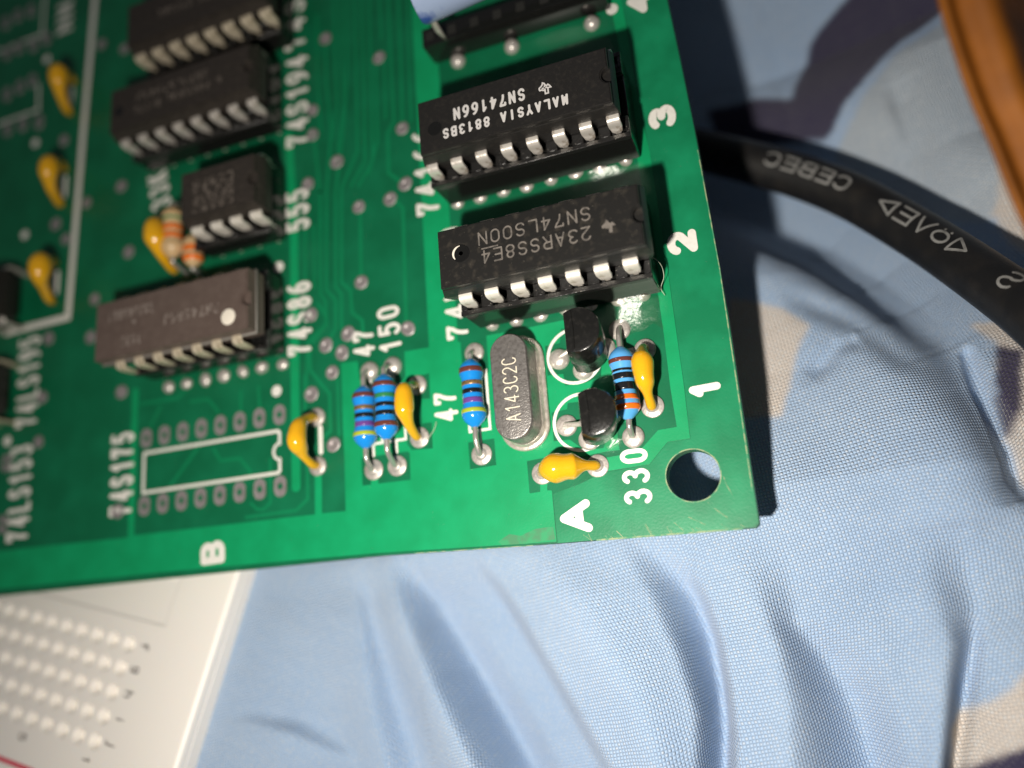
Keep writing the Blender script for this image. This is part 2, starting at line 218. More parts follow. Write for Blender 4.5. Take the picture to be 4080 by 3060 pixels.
def cloth_mat():
    m = bpy.data.materials.new('printed_cotton'); m.use_nodes = True; nt = m.node_tree; N = nt.nodes; Lk = nt.links.new
    bs = N['Principled BSDF']; bs.inputs['Roughness'].default_value = .85; bs.inputs['Specular IOR Level'].default_value = .2
    bs.inputs['Sheen Weight'].default_value = .25; bs.inputs['Sheen Roughness'].default_value = .5
    uv = N.new('ShaderNodeUVMap'); uv.uv_map = 'weave'
    ns = N.new('ShaderNodeTexNoise'); ns.inputs['Scale'].default_value = .05; ns.inputs['Detail'].default_value = 3; Lk(uv.outputs[0], ns.inputs['Vector'])
    sub = N.new('ShaderNodeVectorMath'); sub.operation = 'SUBTRACT'; sub.inputs[1].default_value = (.5, .5, .5); Lk(ns.outputs['Color'], sub.inputs[0])
    scl = N.new('ShaderNodeVectorMath'); scl.operation = 'SCALE'; scl.inputs['Scale'].default_value = 2.5; Lk(sub.outputs[0], scl.inputs[0])
    add = N.new('ShaderNodeVectorMath'); add.operation = 'ADD'; Lk(uv.outputs[0], add.inputs[0]); Lk(scl.outputs[0], add.inputs[1])
    sep = N.new('ShaderNodeSeparateXYZ'); Lk(add.outputs[0], sep.inputs[0])
    def mt(op, a, b=None):
        n = N.new('ShaderNodeMath'); n.operation = op
        for i, v in ((0, a), (1, b)):
            if v is None: continue
            if isinstance(v, (int, float)): n.inputs[i].default_value = v
            else: Lk(v, n.inputs[i])
        return n.outputs[0]
    u, v = sep.outputs[0], sep.outputs[1]
    par = mt('MODULO', mt('ABSOLUTE', mt('ADD', mt('FLOOR', u), mt('FLOOR', v))), 2.0)
    su = mt('SINE', mt('MULTIPLY', mt('FRACT', u), math.pi)); sv = mt('SINE', mt('MULTIPLY', mt('FRACT', v), math.pi))
    hump = mt('MULTIPLY', mt('POWER', su, .6), mt('POWER', sv, .6))
    wn = N.new('ShaderNodeTexNoise'); wn.inputs['Scale'].default_value = .55; wn.inputs['Detail'].default_value = 3; Lk(uv.outputs[0], wn.inputs['Vector'])
    h = mt('MULTIPLY', hump, mt('ADD', .6, mt('MULTIPLY', par, .4)))
    at = N.new('ShaderNodeAttribute'); at.attribute_name = 'print'
    # surface printed threads: raised warp threads catch less dye
    cmb = N.new('ShaderNodeCombineXYZ'); Lk(mt('FLOOR', u), cmb.inputs[0]); Lk(mt('FLOOR', v), cmb.inputs[1])
    rnd = N.new('ShaderNodeTexWhiteNoise'); rnd.noise_dimensions = '2D'; Lk(cmb.outputs[0], rnd.inputs['Vector'])
    sc3 = N.new('ShaderNodeSeparateColor'); Lk(at.outputs['Color'], sc3.inputs[0])
    wf = mt('MULTIPLY', mt('MULTIPLY', mt('MULTIPLY', mt('ADD', .22, mt('MULTIPLY', par, .6)), hump), mt('ADD', .25, mt('MULTIPLY', rnd.outputs['Value'], 1.0))), mt('MULTIPLY', mt('MULTIPLY', wn.outputs['Fac'], .95), mt('MULTIPLY', sc3.outputs[0], 2.4)))
    mx = N.new('ShaderNodeMix'); mx.data_type = 'RGBA'; Lk(wf, mx.inputs['Factor']); Lk(at.outputs['Color'], mx.inputs['A']); mx.inputs['B'].default_value = (.80, .79, .76, 1)
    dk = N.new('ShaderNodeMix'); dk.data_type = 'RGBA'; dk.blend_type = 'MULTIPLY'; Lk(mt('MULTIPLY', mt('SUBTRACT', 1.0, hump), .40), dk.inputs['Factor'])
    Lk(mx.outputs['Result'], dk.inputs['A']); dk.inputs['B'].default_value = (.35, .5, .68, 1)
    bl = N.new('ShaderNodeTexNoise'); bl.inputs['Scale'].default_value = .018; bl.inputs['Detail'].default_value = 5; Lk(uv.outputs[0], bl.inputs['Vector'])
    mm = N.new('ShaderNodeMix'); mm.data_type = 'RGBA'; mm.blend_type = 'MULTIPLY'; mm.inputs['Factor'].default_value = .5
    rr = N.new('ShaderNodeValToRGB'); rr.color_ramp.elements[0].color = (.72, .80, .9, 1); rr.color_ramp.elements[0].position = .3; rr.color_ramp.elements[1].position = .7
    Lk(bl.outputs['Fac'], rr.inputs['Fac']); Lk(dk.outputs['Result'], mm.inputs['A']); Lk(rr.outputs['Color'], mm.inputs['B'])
    Lk(mm.outputs['Result'], bs.inputs['Base Color'])
    bp = N.new('ShaderNodeBump'); bp.inputs['Strength'].default_value = 1.0; bp.inputs['Distance'].default_value = .015
    Lk(h, bp.inputs['Height']); Lk(bp.outputs['Normal'], bs.inputs['Normal'])
    MATS['printed_cotton'] = m
cloth_mat()

def link(name, me, mt, parent=None, smooth=False):
    o = bpy.data.objects.new(name, me); C.objects.link(o)
    if mt: me.materials.append(MATS[mt])
    if smooth:
        for p in me.polygons: p.use_smooth = True
    if parent: o.parent = parent
    return o
def mesh(name, vs, fs, mt, parent=None, smooth=False, angle=None):
    me = bpy.data.meshes.new(name); me.from_pydata([tuple(v) for v in vs], [], fs); me.update()
    bm = bmesh.new(); bm.from_mesh(me); bmesh.ops.recalc_face_normals(bm, faces=bm.faces)
    if angle is not None:
        for f in bm.faces: f.smooth = True
        for e in bm.edges:
            if len(e.link_faces) == 2 and e.calc_face_angle(0) > math.radians(angle): e.smooth = False
    bm.to_mesh(me); bm.free()
    return link(name, me, mt, parent, smooth)
def empty(name, loc, label, cat, group=None, rz=0):
    o = bpy.data.objects.new(name, None); C.objects.link(o); o.location = loc; o.rotation_euler = (0, 0, rz); o.empty_display_size = .1
    o['label'] = label; o['category'] = cat
    if group: o['group'] = group
    return o
def inst(name, me, parent, loc, rot=(0, 0, 0), scale=(1, 1, 1)):
    o = bpy.data.objects.new(name, me); C.objects.link(o); o.parent = parent; o.location = loc; o.rotation_euler = rot; o.scale = scale
    return o
def box(vs, fs, x0, x1, y0, y1, z0, z1):
    b = len(vs); vs += [(x0, y0, z0), (x1, y0, z0), (x1, y1, z0), (x0, y1, z0), (x0, y0, z1), (x1, y0, z1), (x1, y1, z1), (x0, y1, z1)]
    fs += [[b + i for i in f] for f in ((0, 3, 2, 1), (4, 5, 6, 7), (0, 1, 5, 4), (1, 2, 6, 5), (2, 3, 7, 6), (3, 0, 4, 7))]
def bevelled(name, vs, fs, mt, parent, width, seg=2, angle=30):
    me = bpy.data.meshes.new(name); me.from_pydata(vs, [], fs); me.update()
    bm = bmesh.new(); bm.from_mesh(me); bmesh.ops.recalc_face_normals(bm, faces=bm.faces)
    es = [e for e in bm.edges if len(e.link_faces) == 2 and e.calc_face_angle(0) > math.radians(angle)]
    bmesh.ops.bevel(bm, geom=es, offset=width, segments=seg, affect='EDGES', profile=.5)
    for f in bm.faces: f.smooth = True
    for e in bm.edges:
        if len(e.link_faces) == 2 and e.calc_face_angle(0) > math.radians(40): e.smooth = False
    bm.to_mesh(me); bm.free()
    return link(name, me, mt, parent)
def catmull(P, n):
    P = [np.array(p, float) for p in P]; P = [2 * P[0] - P[1]] + P + [2 * P[-1] - P[-2]]; out = []
    for i in range(1, len(P) - 2):
        for k in range(n):
            t = k / n; a, b, c, d = P[i - 1:i + 3]
            out.append(.5 * (2 * b + (c - a) * t + (2 * a - 5 * b + 4 * c - d) * t * t + (3 * b - a - 3 * c + d) * t ** 3))
    out.append(P[-2]); return out
def sweep(path, radii, seg=12, side=None, flat=1.0):
    """tube along path with a radius per point; side = fixed sideways vector, flat = radius factor along it"""
    vs, fs = [], []; P = [Vector(p) for p in path]; n = len(P); prev = None
    for i, p in enumerate(P):
        t = (P[min(i + 1, n - 1)] - P[max(i - 1, 0)]).normalized()
        if side is not None: s = Vector(side)
        else:
            if prev is None: prev = t.orthogonal().normalized()
            s = prev
        s = (s - t * s.dot(t)).normalized(); prev = s; u = t.cross(s)
        for k in range(seg):
            a = 2 * math.pi * k / seg; vs.append(p + radii[i] * (math.cos(a) * s * flat + math.sin(a) * u))
    for i in range(n - 1):
        for k in range(seg):
            fs.append([i * seg + k, i * seg + (k + 1) % seg, (i + 1) * seg + (k + 1) % seg, (i + 1) * seg + k])
    fs.append(list(range(seg))[::-1]); fs.append([(n - 1) * seg + k for k in range(seg)])
    return vs, fs
def lathe(prof, seg=20, axis='z'):
    vs, fs = [], []
    for r, z in prof:
        for k in range(seg):
            a = 2 * math.pi * k / seg
            vs.append((r * math.cos(a), r * math.sin(a), z) if axis == 'z' else (r * math.cos(a), z, r * math.sin(a)))
    for i in range(len(prof) - 1):
        for k in range(seg): fs.append([i * seg + k, i * seg + (k + 1) % seg, (i + 1) * seg + (k + 1) % seg, (i + 1) * seg + k])
    fs.append(list(range(seg))[::-1]); fs.append([(len(prof) - 1) * seg + k for k in range(seg)])
    return vs, fs
def mesh_data(name, vs, fs, mt, smooth=True, angle=50):
    o = mesh(name, vs, fs, mt, None, angle=angle); me = o.data; bpy.data.objects.remove(o); return me
# ---- flat strokes (tracks, printing)
def stroke(vs, fs, pts, wd, z0, h, closed=False, caps=True):
    P = [np.array(p, float) for p in pts]
    if closed and np.allclose(P[0], P[-1]): P = P[:-1]
    n = len(P); Lp, Rp = [], []
    for i in range(n):
        a = P[i] - P[i - 1] if (i > 0 or closed) else P[1] - P[0]
        b = P[(i + 1) % n] - P[i] if (i < n - 1 or closed) else P[-1] - P[-2]
        a = a / (np.linalg.norm(a) + 1e-12); b = b / (np.linalg.norm(b) + 1e-12)
        na = np.array([-a[1], a[0]]); nb = np.array([-b[1], b[0]]); nn = na + nb; l = np.linalg.norm(nn)
        nn = nn / l if l > 1e-6 else na
        k = min(1 / max(nn @ na, .45), 1.8)
        Lp.append(P[i] + nn * wd / 2 * k); Rp.append(P[i] - nn * wd / 2 * k)
    b0 = len(vs)
    def add(p, z): vs.append((p[0], p[1], z)); return len(vs) - 1
    lt = [add(p, z0 + h) for p in Lp]; rt = [add(p, z0 + h) for p in Rp]; lb = [add(p, z0) for p in Lp]; rb = [add(p, z0) for p in Rp]
    for i in range(n if closed else n - 1):
        j = (i + 1) % n
        fs += [[lt[i], rt[i], rt[j], lt[j]], [lt[j], lb[j], lb[i], lt[i]], [rt[i], rb[i], rb[j], rt[j]]]
    if not closed:
        for i, sgn in ((0, -1), (n - 1, 1)):
            c = P[i]; v = Lp[i] - c; ct, cb = [lt[i]], [lb[i]]
            for k in range(1, 6):
                a = -sgn * math.pi * k / 6; q = c + np.array([v[0] * math.cos(a) - v[1] * math.sin(a), v[0] * math.sin(a) + v[1] * math.cos(a)])
                ct.append(add(q, z0 + h)); cb.append(add(q, z0))
            ct.append(rt[i]); cb.append(rb[i]); fs.append(ct)
            for k in range(6): fs.append([ct[k], cb[k], cb[k + 1], ct[k + 1]])
def EL(cx, cy, rx, ry, a0, a1, n=12):
    return [(cx + rx * math.cos(math.radians(a0 + (a1 - a0) * i / n)), cy + ry * math.sin(math.radians(a0 + (a1 - a0) * i / n))) for i in range(n + 1)]
def glyphs():
    g = {}
    g['0'] = [(EL(.5, .68, .5, .32, 0, 180) + EL(.5, .32, .5, .32, 180, 360), 1)]
    g['O'] = g['0']
    g['1'] = [([(.2, .74), (.62, 1), (.62, 0)], 0)]
    g['2'] = [(EL(.5, .70, .5, .30, 165, -35) + [(0, 0), (1, 0)], 0)]
    g['3'] = [(EL(.46, .76, .46, .24, 150, -80) + EL(.46, .27, .54, .27, 80, -150), 0)]
    g['4'] = [([(.72, 0), (.72, 1), (0, .28), (1, .28)], 0)]
    g['5'] = [([(.95, 1), (.12, 1), (.06, .55)] + EL(.46, .33, .54, .33, 125, -150), 0)]
    g['6'] = [(EL(.5, .30, .5, .30, 180, 540, 18), 1), (EL(.85, .30, .85, .70, 180, 95, 8), 0)]
    g['7'] = [([(.02, .82), (.02, 1), (1, 1)] + EL(1.25, .05, .9, .8, 120, 180, 5), 0)]
    g['8'] = [(EL(.5, .76, .42, .24, -90, 270, 16), 1), (EL(.5, .27, .5, .27, 90, 450, 16), 1)]
    g['9'] = [([(1 - x, 1 - y) for x, y in p], c) for p, c in g['6']]
    g['A'] = [([(0, 0), (.5, 1), (1, 0)], 0), ([(.2, .34), (.8, .34)], 0)]
    g['B'] = [([(0, 0), (0, 1), (.6, 1)] + EL(.6, .76, .34, .24, 80, -90, 8) + [(.05, .52)], 0), ([(.05, .50), (.6, .50)] + EL(.6, .25, .4, .25, 80, -90, 8) + [(.0, 0)], 0)]
    g['C'] = [(EL(.5, .66, .5, .34, 25, 180, 10) + EL(.5, .34, .5, .34, 180, 335, 10), 0)]
    g['E'] = [([(1, 1), (0, 1), (0, 0), (1, 0)], 0), ([(0, .5), (.85, .5)], 0)]
    g['G'] = [(EL(.5, .66, .5, .34, 25, 180, 10) + EL(.5, .34, .5, .34, 180, 345, 10) + [(1, .45), (.55, .45)], 0)]
    g['I'] = [([(.5, 0), (.5, 1)], 0)]
    g['J'] = [([(.8, 1), (.8, .3)] + EL(.42, .28, .38, .28, 0, -180, 8), 0)]
    g['K'] = [([(0, 0), (0, 1)], 0), ([(1, 1), (.08, .42)], 0), ([(.35, .58), (1, 0)], 0)]
    g['L'] = [([(0, 1), (0, 0), (.95, 0)], 0)]
    g['M'] = [([(0, 0), (.1, 1), (.5, .25), (.9, 1), (1, 0)], 0)]
    g['N'] = [([(0, 0), (0, 1), (1, 0), (1, 1)], 0)]
    g['P'] = [([(0, 0), (0, 1), (.55, 1)] + EL(.55, .74, .42, .26, 80, -90, 8) + [(.06, .48)], 0)]
    g['R'] = [(g['P'][0][0] , 0), ([(.5, .48), (1, 0)], 0)]
    g['S'] = [(EL(.5, .75, .47, .25, 20, 270, 12) + EL(.5, .26, .5, .26, 85, -160, 12), 0)]
    g['T'] = [([(0, 1), (1, 1)], 0), ([(.5, .98), (.5, 0)], 0)]
    g['U'] = [([(0, 1), (0, .35)] + EL(.5, .33, .5, .33, 180, 360, 10) + [(1, 1)], 0)]
    g['V'] = [([(0, 1), (.5, 0), (1, 1)], 0)]
    g['Y'] = [([(0, 1), (.5, .5), (1, 1)], 0), ([(.5, .48), (.5, 0)], 0)]
    g['Q'] = [(EL(.5, .42, .5, .36, 0, 360, 18), 1), ([(.25, .97), (.26, .98)], 0), ([(.74, .97), (.75, .98)], 0)]      # O with two dots
    g['<'] = [([(1, 1), (0, .5), (1, 0)], 1)]; g['>'] = [([(0, 0), (1, .5), (0, 1)], 1)]
    g['f'] = [(EL(.75, .8, .35, .2, 60, 180, 6) + [(.4, 0)], 0), ([(.05, .62), (.8, .62)], 0)]
    g['g'] = [(EL(.45, .38, .4, .27, 0, 360, 14), 1), ([(.86, .64), (.86, -.05)] + EL(.46, -.08, .4, .22, 0, -150, 7), 0)]
    g['h'] = [([(.05, 1), (.05, 0)], 0), (EL(.45, .4, .4, .25, 180, 0, 8) + [(.85, 0)], 0)]
    g['i'] = [([(.5, .65), (.5, 0)], 0), ([(.5, .92), (.5, .94)], 0)]
    g['j'] = [([(.6, .65), (.6, -.1)] + EL(.3, -.12, .3, .18, 0, -120, 6), 0), ([(.6, .92), (.6, .94)], 0)]
    g['.'] = [([(.5, .0), (.51, .01)], 0)]
    return g
GL = glyphs()
def split_corners(pp, cl, lim=48):
    pp = [pp[0]] + [b for a, b in zip(pp[:-1], pp[1:]) if math.dist(a, b) > 1e-6]
    if cl and math.dist(pp[0], pp[-1]) < 1e-6: pp = pp[:-1]
    n = len(pp)
    def turn(i):
        a, b, c = pp[i - 1], pp[i], pp[(i + 1) % n]; d = math.atan2(c[1] - b[1], c[0] - b[0]) - math.atan2(b[1] - a[1], b[0] - a[0])
        return abs(math.degrees((d + math.pi) % (2 * math.pi) - math.pi))
    cuts = [i for i in (range(n) if cl else range(1, n - 1)) if turn(i) > lim]
    if not cuts: return [(pp, bool(cl))]
    if cl: pp = pp[cuts[0]:] + pp[:cuts[0]] + [pp[cuts[0]]]; cuts = [c - cuts[0] for c in cuts] + [n]; out = [(pp[a:b + 1], False) for a, b in zip(cuts[:-1], cuts[1:])]
    else: cuts = [0] + cuts + [n - 1]; out = [(pp[a:b + 1], False) for a, b in zip(cuts[:-1], cuts[1:])]
    return out
def text(name, s, org, ang, length, height, wd, mt, parent, z=0., thick=.004, gap=.34, frame=None):
    """one printed line as a thin raised mesh; org = baseline start in parent's plane"""
    vs, fs = [], []; n = len(s); adv = length / (n - gap) if n > 1 else length; gw = adv * (1 - gap); k = 0
    for i, ch in enumerate(s):
        if ch == ' ': continue
        for pts, cl in GL[ch]:
            pp = [(i * adv + wd / 2 + x * (gw - wd), wd / 2 + y * (height - wd)) for x, y in pts]
            for q, c2 in split_corners(pp, cl): stroke(vs, fs, q, wd, 0, thick * (1 + .07 * (k % 6)), c2); k += 1
    ca, sa = math.cos(ang), math.sin(ang)
    if frame is None: vs = [(org[0] + ca * x - sa * y, org[1] + sa * x + ca * y, z + h) for x, y, h in vs]
    else: vs = [frame(x, y, h) for x, y, h in vs]
    return mesh(name, vs, fs, mt, parent)
def region(name, outer, holes, z, h, mt, parent):
    """flat sheet with openings, with its edge walls"""
    pts, edges = [], []
    for loop in [outer] + holes:
        b = len(pts); pts += [Vector(p) for p in loop]; edges += [(b + i, b + (i + 1) % len(loop)) for i in range(len(loop))]
    v2, e2, f2, *_ = geometry.delaunay_2d_cdt(pts, edges, [], 0, 1e-6)
    def inside(p, L):
        c = False; j = len(L) - 1
        for i in range(len(L)):
            (xi, yi), (xj, yj) = L[i], L[j]
            if (yi > p[1]) != (yj > p[1]) and p[0] < (xj - xi) * (p[1] - yi) / (yj - yi) + xi: c = not c
            j = i
        return c
    fs = []
    for f in f2:
        c = sum((v2[i] for i in f), Vector((0, 0))) / len(f)
        if inside(c, outer) and not any(inside(c, hl) for hl in holes): fs.append(list(f))
    n = len(v2); vs = [(p.x, p.y, z + h) for p in v2] + [(p.x, p.y, z) for p in v2]
    cnt = {}
    for f in fs:
        for i in range(len(f)):
            e = (f[i], f[(i + 1) % len(f)]); cnt[e] = 1
    walls = [[a, b, b + n, a + n] for a, b in cnt if (b, a) not in cnt]
    return vs, fs, walls, n

# ------------------------------------------------------------------ bed sheet
def pl_dist(X, Y, pts):
    best = np.full(X.shape, 1e9); sg = np.zeros(X.shape); tt = np.zeros(X.shape); n = len(pts) - 1
    for i in range(n):
        ax, ay = pts[i]; bx, by = pts[i + 1]; dx, dy = bx - ax, by - ay; l2 = dx * dx + dy * dy
        t = np.clip(((X - ax) * dx + (Y - ay) * dy) / l2, 0, 1); d = np.hypot(X - ax - t * dx, Y - ay - t * dy)
        s = np.sign(dx * (Y - ay) - dy * (X - ax)); mk = d < best
        best = np.where(mk, d, best); sg = np.where(mk, s, sg); tt = np.where(mk, (i + t) / n, tt)
    return best, sg, tt
def fold_noise(X, Y, sc_, seed):
    r = np.random.default_rng(seed); z = np.zeros(X.shape)
    for k in range(10):
        a = r.uniform(0, 2 * np.pi); f = sc_ * r.uniform(.5, 1.6); z += np.sin((X * np.cos(a) + Y * np.sin(a)) * f + r.uniform(0, 6.28)) / 10
    return z
def in_poly(X, Y, L):
    c = np.zeros(X.shape, bool); j = len(L) - 1
    for i in range(len(L)):
        xi, yi = L[i]; xj, yj = L[j]
        if yi != yj: c ^= ((yi > Y) != (yj > Y)) & (X < (xj - xi) * (Y - yi) / (yj - yi) + xi)
        j = i
    return c
def bed_sheet():
    xs = np.concatenate([np.arange(-9, -3.0, .12), np.arange(-3.0, 8.6, .027), np.arange(8.6, 14, .12)])
    ys = np.concatenate([np.arange(-9, -4.4, .12), np.arange(-4.4, 6.6, .027), np.arange(6.6, 13, .12)])
    X, Y = np.meshgrid(xs, ys); nx, ny = len(xs), len(ys)
    # right of the board: level found from the board's shadow, then long creases
    Zu = np.interp(Y, [-5, -3, -.9, -.5, .6, 1.7, 2.5, 4.7, 6, 9], [-1.0, -.95, -.68, -.66, -1.02, -1.20, -1.5, -2.6, -2.45, -2.2]) + .06 * fold_noise(X, Y, 1.1, 3)
    for pts, A, wl, wr in FOLDS:
        d, s, t = pl_dist(X, Y, pts); wdt = np.where(s > 0, wr, wl)
        tp = np.clip(t / .18, 0, 1) ** .7 * np.clip((1 - t) / .12, 0, 1) ** .5
        Zu += A * np.exp(-(d / wdt) ** 2) * np.where((t > 0) & (t < 1), .25 + .75 * tp, .25 * np.exp(-(d / .15) ** 2))
    # below the board: gathered folds, crest and trough lines with heights, eased from one to the next
    Zl = np.zeros(X.shape)
    for j, y in enumerate(ys):
        xk, zk = [], []
        for sp in SPINES:
            yy = [p[1] for p in sp][::-1]; xk.append(np.interp(y, yy, [p[0] for p in sp][::-1])); zk.append(np.interp(y, yy, [p[2] for p in sp][::-1]))
        for k in range(1, len(xk)): xk[k] = max(xk[k], xk[k - 1] + .02)
        xk = np.array([-20.] + xk + [30.]); zk = np.array([zk[0]] + zk + [zk[-1]])
        i = np.clip(np.searchsorted(xk, xs) - 1, 0, len(xk) - 2); f = np.clip((xs - xk[i]) / (xk[i + 1] - xk[i]), 0, 1); e = f * f * (3 - 2 * f)
        Zl[j] = zk[i] + (zk[i + 1] - zk[i]) * (e * .8 + f * .2)
    for _ in range(2):
        Zl[1:-1, 1:-1] = (Zl[1:-1, 1:-1] * 2 + Zl[:-2, 1:-1] + Zl[2:, 1:-1] + Zl[1:-1, :-2] + Zl[1:-1, 2:]) / 6
    yb_ = -.95 - .16 * np.clip(X - 4.6, 0, 3); bl = np.clip((yb_ + .35 - Y) / .75, 0, 1); bl = bl * bl * (3 - 2 * bl)
    Z = Zu * (1 - bl) + Zl * bl
    d, s, t = pl_dist(X, Y, ARC); Z += .34 * np.exp(-(d / np.where(s > 0, .06, .8)) ** 2) * np.clip(t / .1, 0, 1) * np.clip((1 - t) / .2, 0, 1)
    Z += .036 * fold_noise(X, Y, 3.2, 5) + .018 * fold_noise(X * 1.0 + Y * .4, Y * .35, 9.0, 8) + .004 * fold_noise(X, Y, 24.0, 9)
    Z += .30 * np.clip(X - 5.6, 0, 2.2) * np.clip((Y - 3.0) / 1.2, 0, 1)
    dc, _, tc_ = pl_dist(X, Y, [(p[0], p[1]) for p in CABLE]); zc = np.interp(tc_, np.linspace(0, 1, len(CABLE)), [p[2] for p in CABLE])
    Z = Z - np.exp(-(np.maximum(dc - .3, 0) / .55) ** 2) * np.clip(Z - (zc - .85), 0, 9)      # the cable bridges over the sheet
    # sheet stays below what lies on it
    under = 1 / (1 + np.exp(np.clip(np.maximum(X - 4.42, -Y - .62) / .07, -40, 40)))
    Z = Z - under * np.clip(Z + 1.05, 0, 9)
    xb, yb = X + 2.2112, Y + 1.4449
    u = xb * .96879 + yb * -.24253; v = xb * .24776 + yb * .95376
    zb = -.2849 - .17 * v + .05 * u - .86
    bb = (u < 1.14) & (v > -3.2)
    side = np.exp(-(np.maximum(u - 1.2, 0) / .9) ** 2)
    Z = Z * (1 - side) + (zb + .58 - .05 * np.clip(u - 1.2, 0, 2)) * side      # the soft bed gives way: the sheet swells up beside the breadboard
    Zw = Z.copy()
    Z = np.where(bb, np.minimum(Z, zb - .02), Z)
    cols = np.zeros(X.shape + (3,)); cols[:] = (.425, .575, .775)
    wob = .05 * fold_noise(X, Y, 9, 11)
    for k, L in PRINT:
        mk = in_poly(X + wob, Y - wob, L); cols[mk] = {'p': (.038, .030, .075), 'c': (.76, .65, .55), 'g': (.50, .57, .63)}[k]
    for _ in range(2):
        cols[1:-1, 1:-1] = (cols[1:-1, 1:-1] * 2 + cols[:-2, 1:-1] + cols[2:, 1:-1] + cols[1:-1, :-2] + cols[1:-1, 2:]) / 6
    co = np.stack([X, Y, Z], -1).reshape(-1, 3)
    idx = np.arange(nx * ny).reshape(ny, nx)
    fs = np.stack([idx[:-1, :-1], idx[:-1, 1:], idx[1:, 1:], idx[1:, :-1]], -1).reshape(-1, 4)
    me = bpy.data.meshes.new('bed_sheet'); me.vertices.add(len(co)); me.vertices.foreach_set('co', co.ravel())
    me.loops.add(fs.size); me.loops.foreach_set('vertex_index', fs.ravel().astype(np.int32))
    me.polygons.add(len(fs)); me.polygons.foreach_set('loop_start', np.arange(0, fs.size, 4, dtype=np.int32))
    me.update(calc_edges=True); me.validate()
    me.polygons.foreach_set('use_smooth', np.ones(len(fs), bool))
    # weave coordinates follow the cloth surface (arc length along x and y)
    dx = np.hypot(np.diff(X, axis=1), np.diff(Zw, axis=1)); U = np.concatenate([np.zeros((ny, 1)), np.cumsum(dx, 1)], 1)
    dy = np.hypot(np.diff(Y, axis=0), np.diff(Zw, axis=0)); V = np.concatenate([np.zeros((1, nx)), np.cumsum(dy, 0)], 0)
    i0 = int(np.argmin(abs(xs - 4.5))); j0 = int(np.argmin(abs(ys + 1.5)))
    U = X * .6 + (U - U[:, i0:i0 + 1] + xs[i0]) * .4; V = Y * .6 + (V - V[j0:j0 + 1] + ys[j0]) * .4
    a = math.radians(8); p = .0305
    UV = np.stack([(U * math.cos(a) + V * math.sin(a)) / p, (-U * math.sin(a) + V * math.cos(a)) / p], -1).reshape(-1, 2)
    uvl = me.uv_layers.new(name='weave'); uvl.data.foreach_set('uv', UV[fs.ravel()].astype(np.float32).ravel())
    ca = me.color_attributes.new('print', 'FLOAT_COLOR', 'POINT')
    ca.data.foreach_set('color', np.concatenate([cols.reshape(-1, 3), np.ones((nx * ny, 1))], 1).astype(np.float32).ravel())
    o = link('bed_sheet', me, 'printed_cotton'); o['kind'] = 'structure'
    o['label'] = 'rumpled light blue cotton bed sheet printed with purple and cream shapes'
    return o
bed_sheet()

# ------------------------------------------------------------------ circuit board
board = empty('circuit_board', (0, 0, 0), 'green printed circuit board with white lettering lying on the blue sheet', 'circuit board')
OUT = [(-9, -.735), (-4.0, -.785), (1.09, -.80), (2.88, -.86), (4.66, -.905), (4.69, -.875), (4.70, .97), (4.685, 1.7), (4.665, 2.7), (4.635, 3.45), (4.59, 4.35), (4.50, 8), (4.4, 11), (-9, 11)]
HOLE = [(4.205 + .232 * math.cos(2 * math.pi * k / 40), -.412 + .225 * math.sin(2 * math.pi * k / 40)) for k in range(40)]
vs, fs, walls, n = region('x', OUT, [HOLE], -.16, .16, None, None)
mesh('substrate', vs, fs + [[i + n for i in f[::-1]] for f in fs] + walls, 'mask_dark', board)
for p in board.children[0].data.polygons: p.material_index = 0
board.children[0].data.materials.append(MATS['board_edge'])
for p in board.children[0].data.polygons:
    if abs(p.normal.z) < .5: p.material_index = 1
vs, fs, walls, n = region('x', POUR, HOLES, 0, .004, None, None); mesh('copper_pour', vs, fs + walls, 'mask_copper', board)
vs, fs, walls, n = region('x', STRIP, [], 0, .004, None, None); mesh('copper_strip', vs, fs + walls, 'mask_copper', board)
# rim without back copper: bounce light coming through the laminate painted as lighter green
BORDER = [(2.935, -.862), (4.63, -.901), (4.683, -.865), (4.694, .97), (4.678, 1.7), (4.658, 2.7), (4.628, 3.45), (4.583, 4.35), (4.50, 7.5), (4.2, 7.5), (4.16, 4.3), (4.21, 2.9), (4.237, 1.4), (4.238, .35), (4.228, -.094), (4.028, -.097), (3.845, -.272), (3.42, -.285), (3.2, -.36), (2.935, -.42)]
vs, fs, walls, n = region('x', BORDER, [HOLE], 0, .002, None, None); mesh('backlit_border', vs, fs + walls, 'mask_backlit', board)
for i, (p, wd) in enumerate(TRACES):
    vs, fs = [], []; stroke(vs, fs, p, wd, 0, .003 + .0001 * (i % 9)); mesh('copper_trace', vs, fs, 'mask_copper' if wd > .07 else 'mask_trace', board)
# worn corner and edge: bare scuffed laminate showing through
vs, fs = [], []
for (p, wd) in (([(4.55, -.905), (3.9, -.888), (3.3, -.872)], .014), ([(4.675, -.6), (4.685, .4), (4.69, 1.4), (4.66, 2.6)], .010), ([(2.7, -.86), (1.5, -.815)], .006)):
    stroke(vs, fs, p, wd, .0021, .0012)
for k in range(16):
    x = 3.2 + 1.4 * random.random(); y = -.875 - .012 * (x - 3.2); l = random.uniform(.03, .13); a = math.radians(random.uniform(110, 150))
    stroke(vs, fs, [(x, y), (x + l * math.cos(a), y + l * math.sin(a))], random.uniform(.003, .007), .0021, .0008 + .0001 * k)
for q in ([(4.44, -.80), (4.33, -.70), (4.30, -.66)], [(4.51, -.62), (4.47, -.52), (4.46, -.46)], [(4.25, -.84), (4.12, -.76)]):
    stroke(vs, fs, q, .006, .0021, .0022)
mesh('edge_wear', vs, fs, 'worn_edge', board)
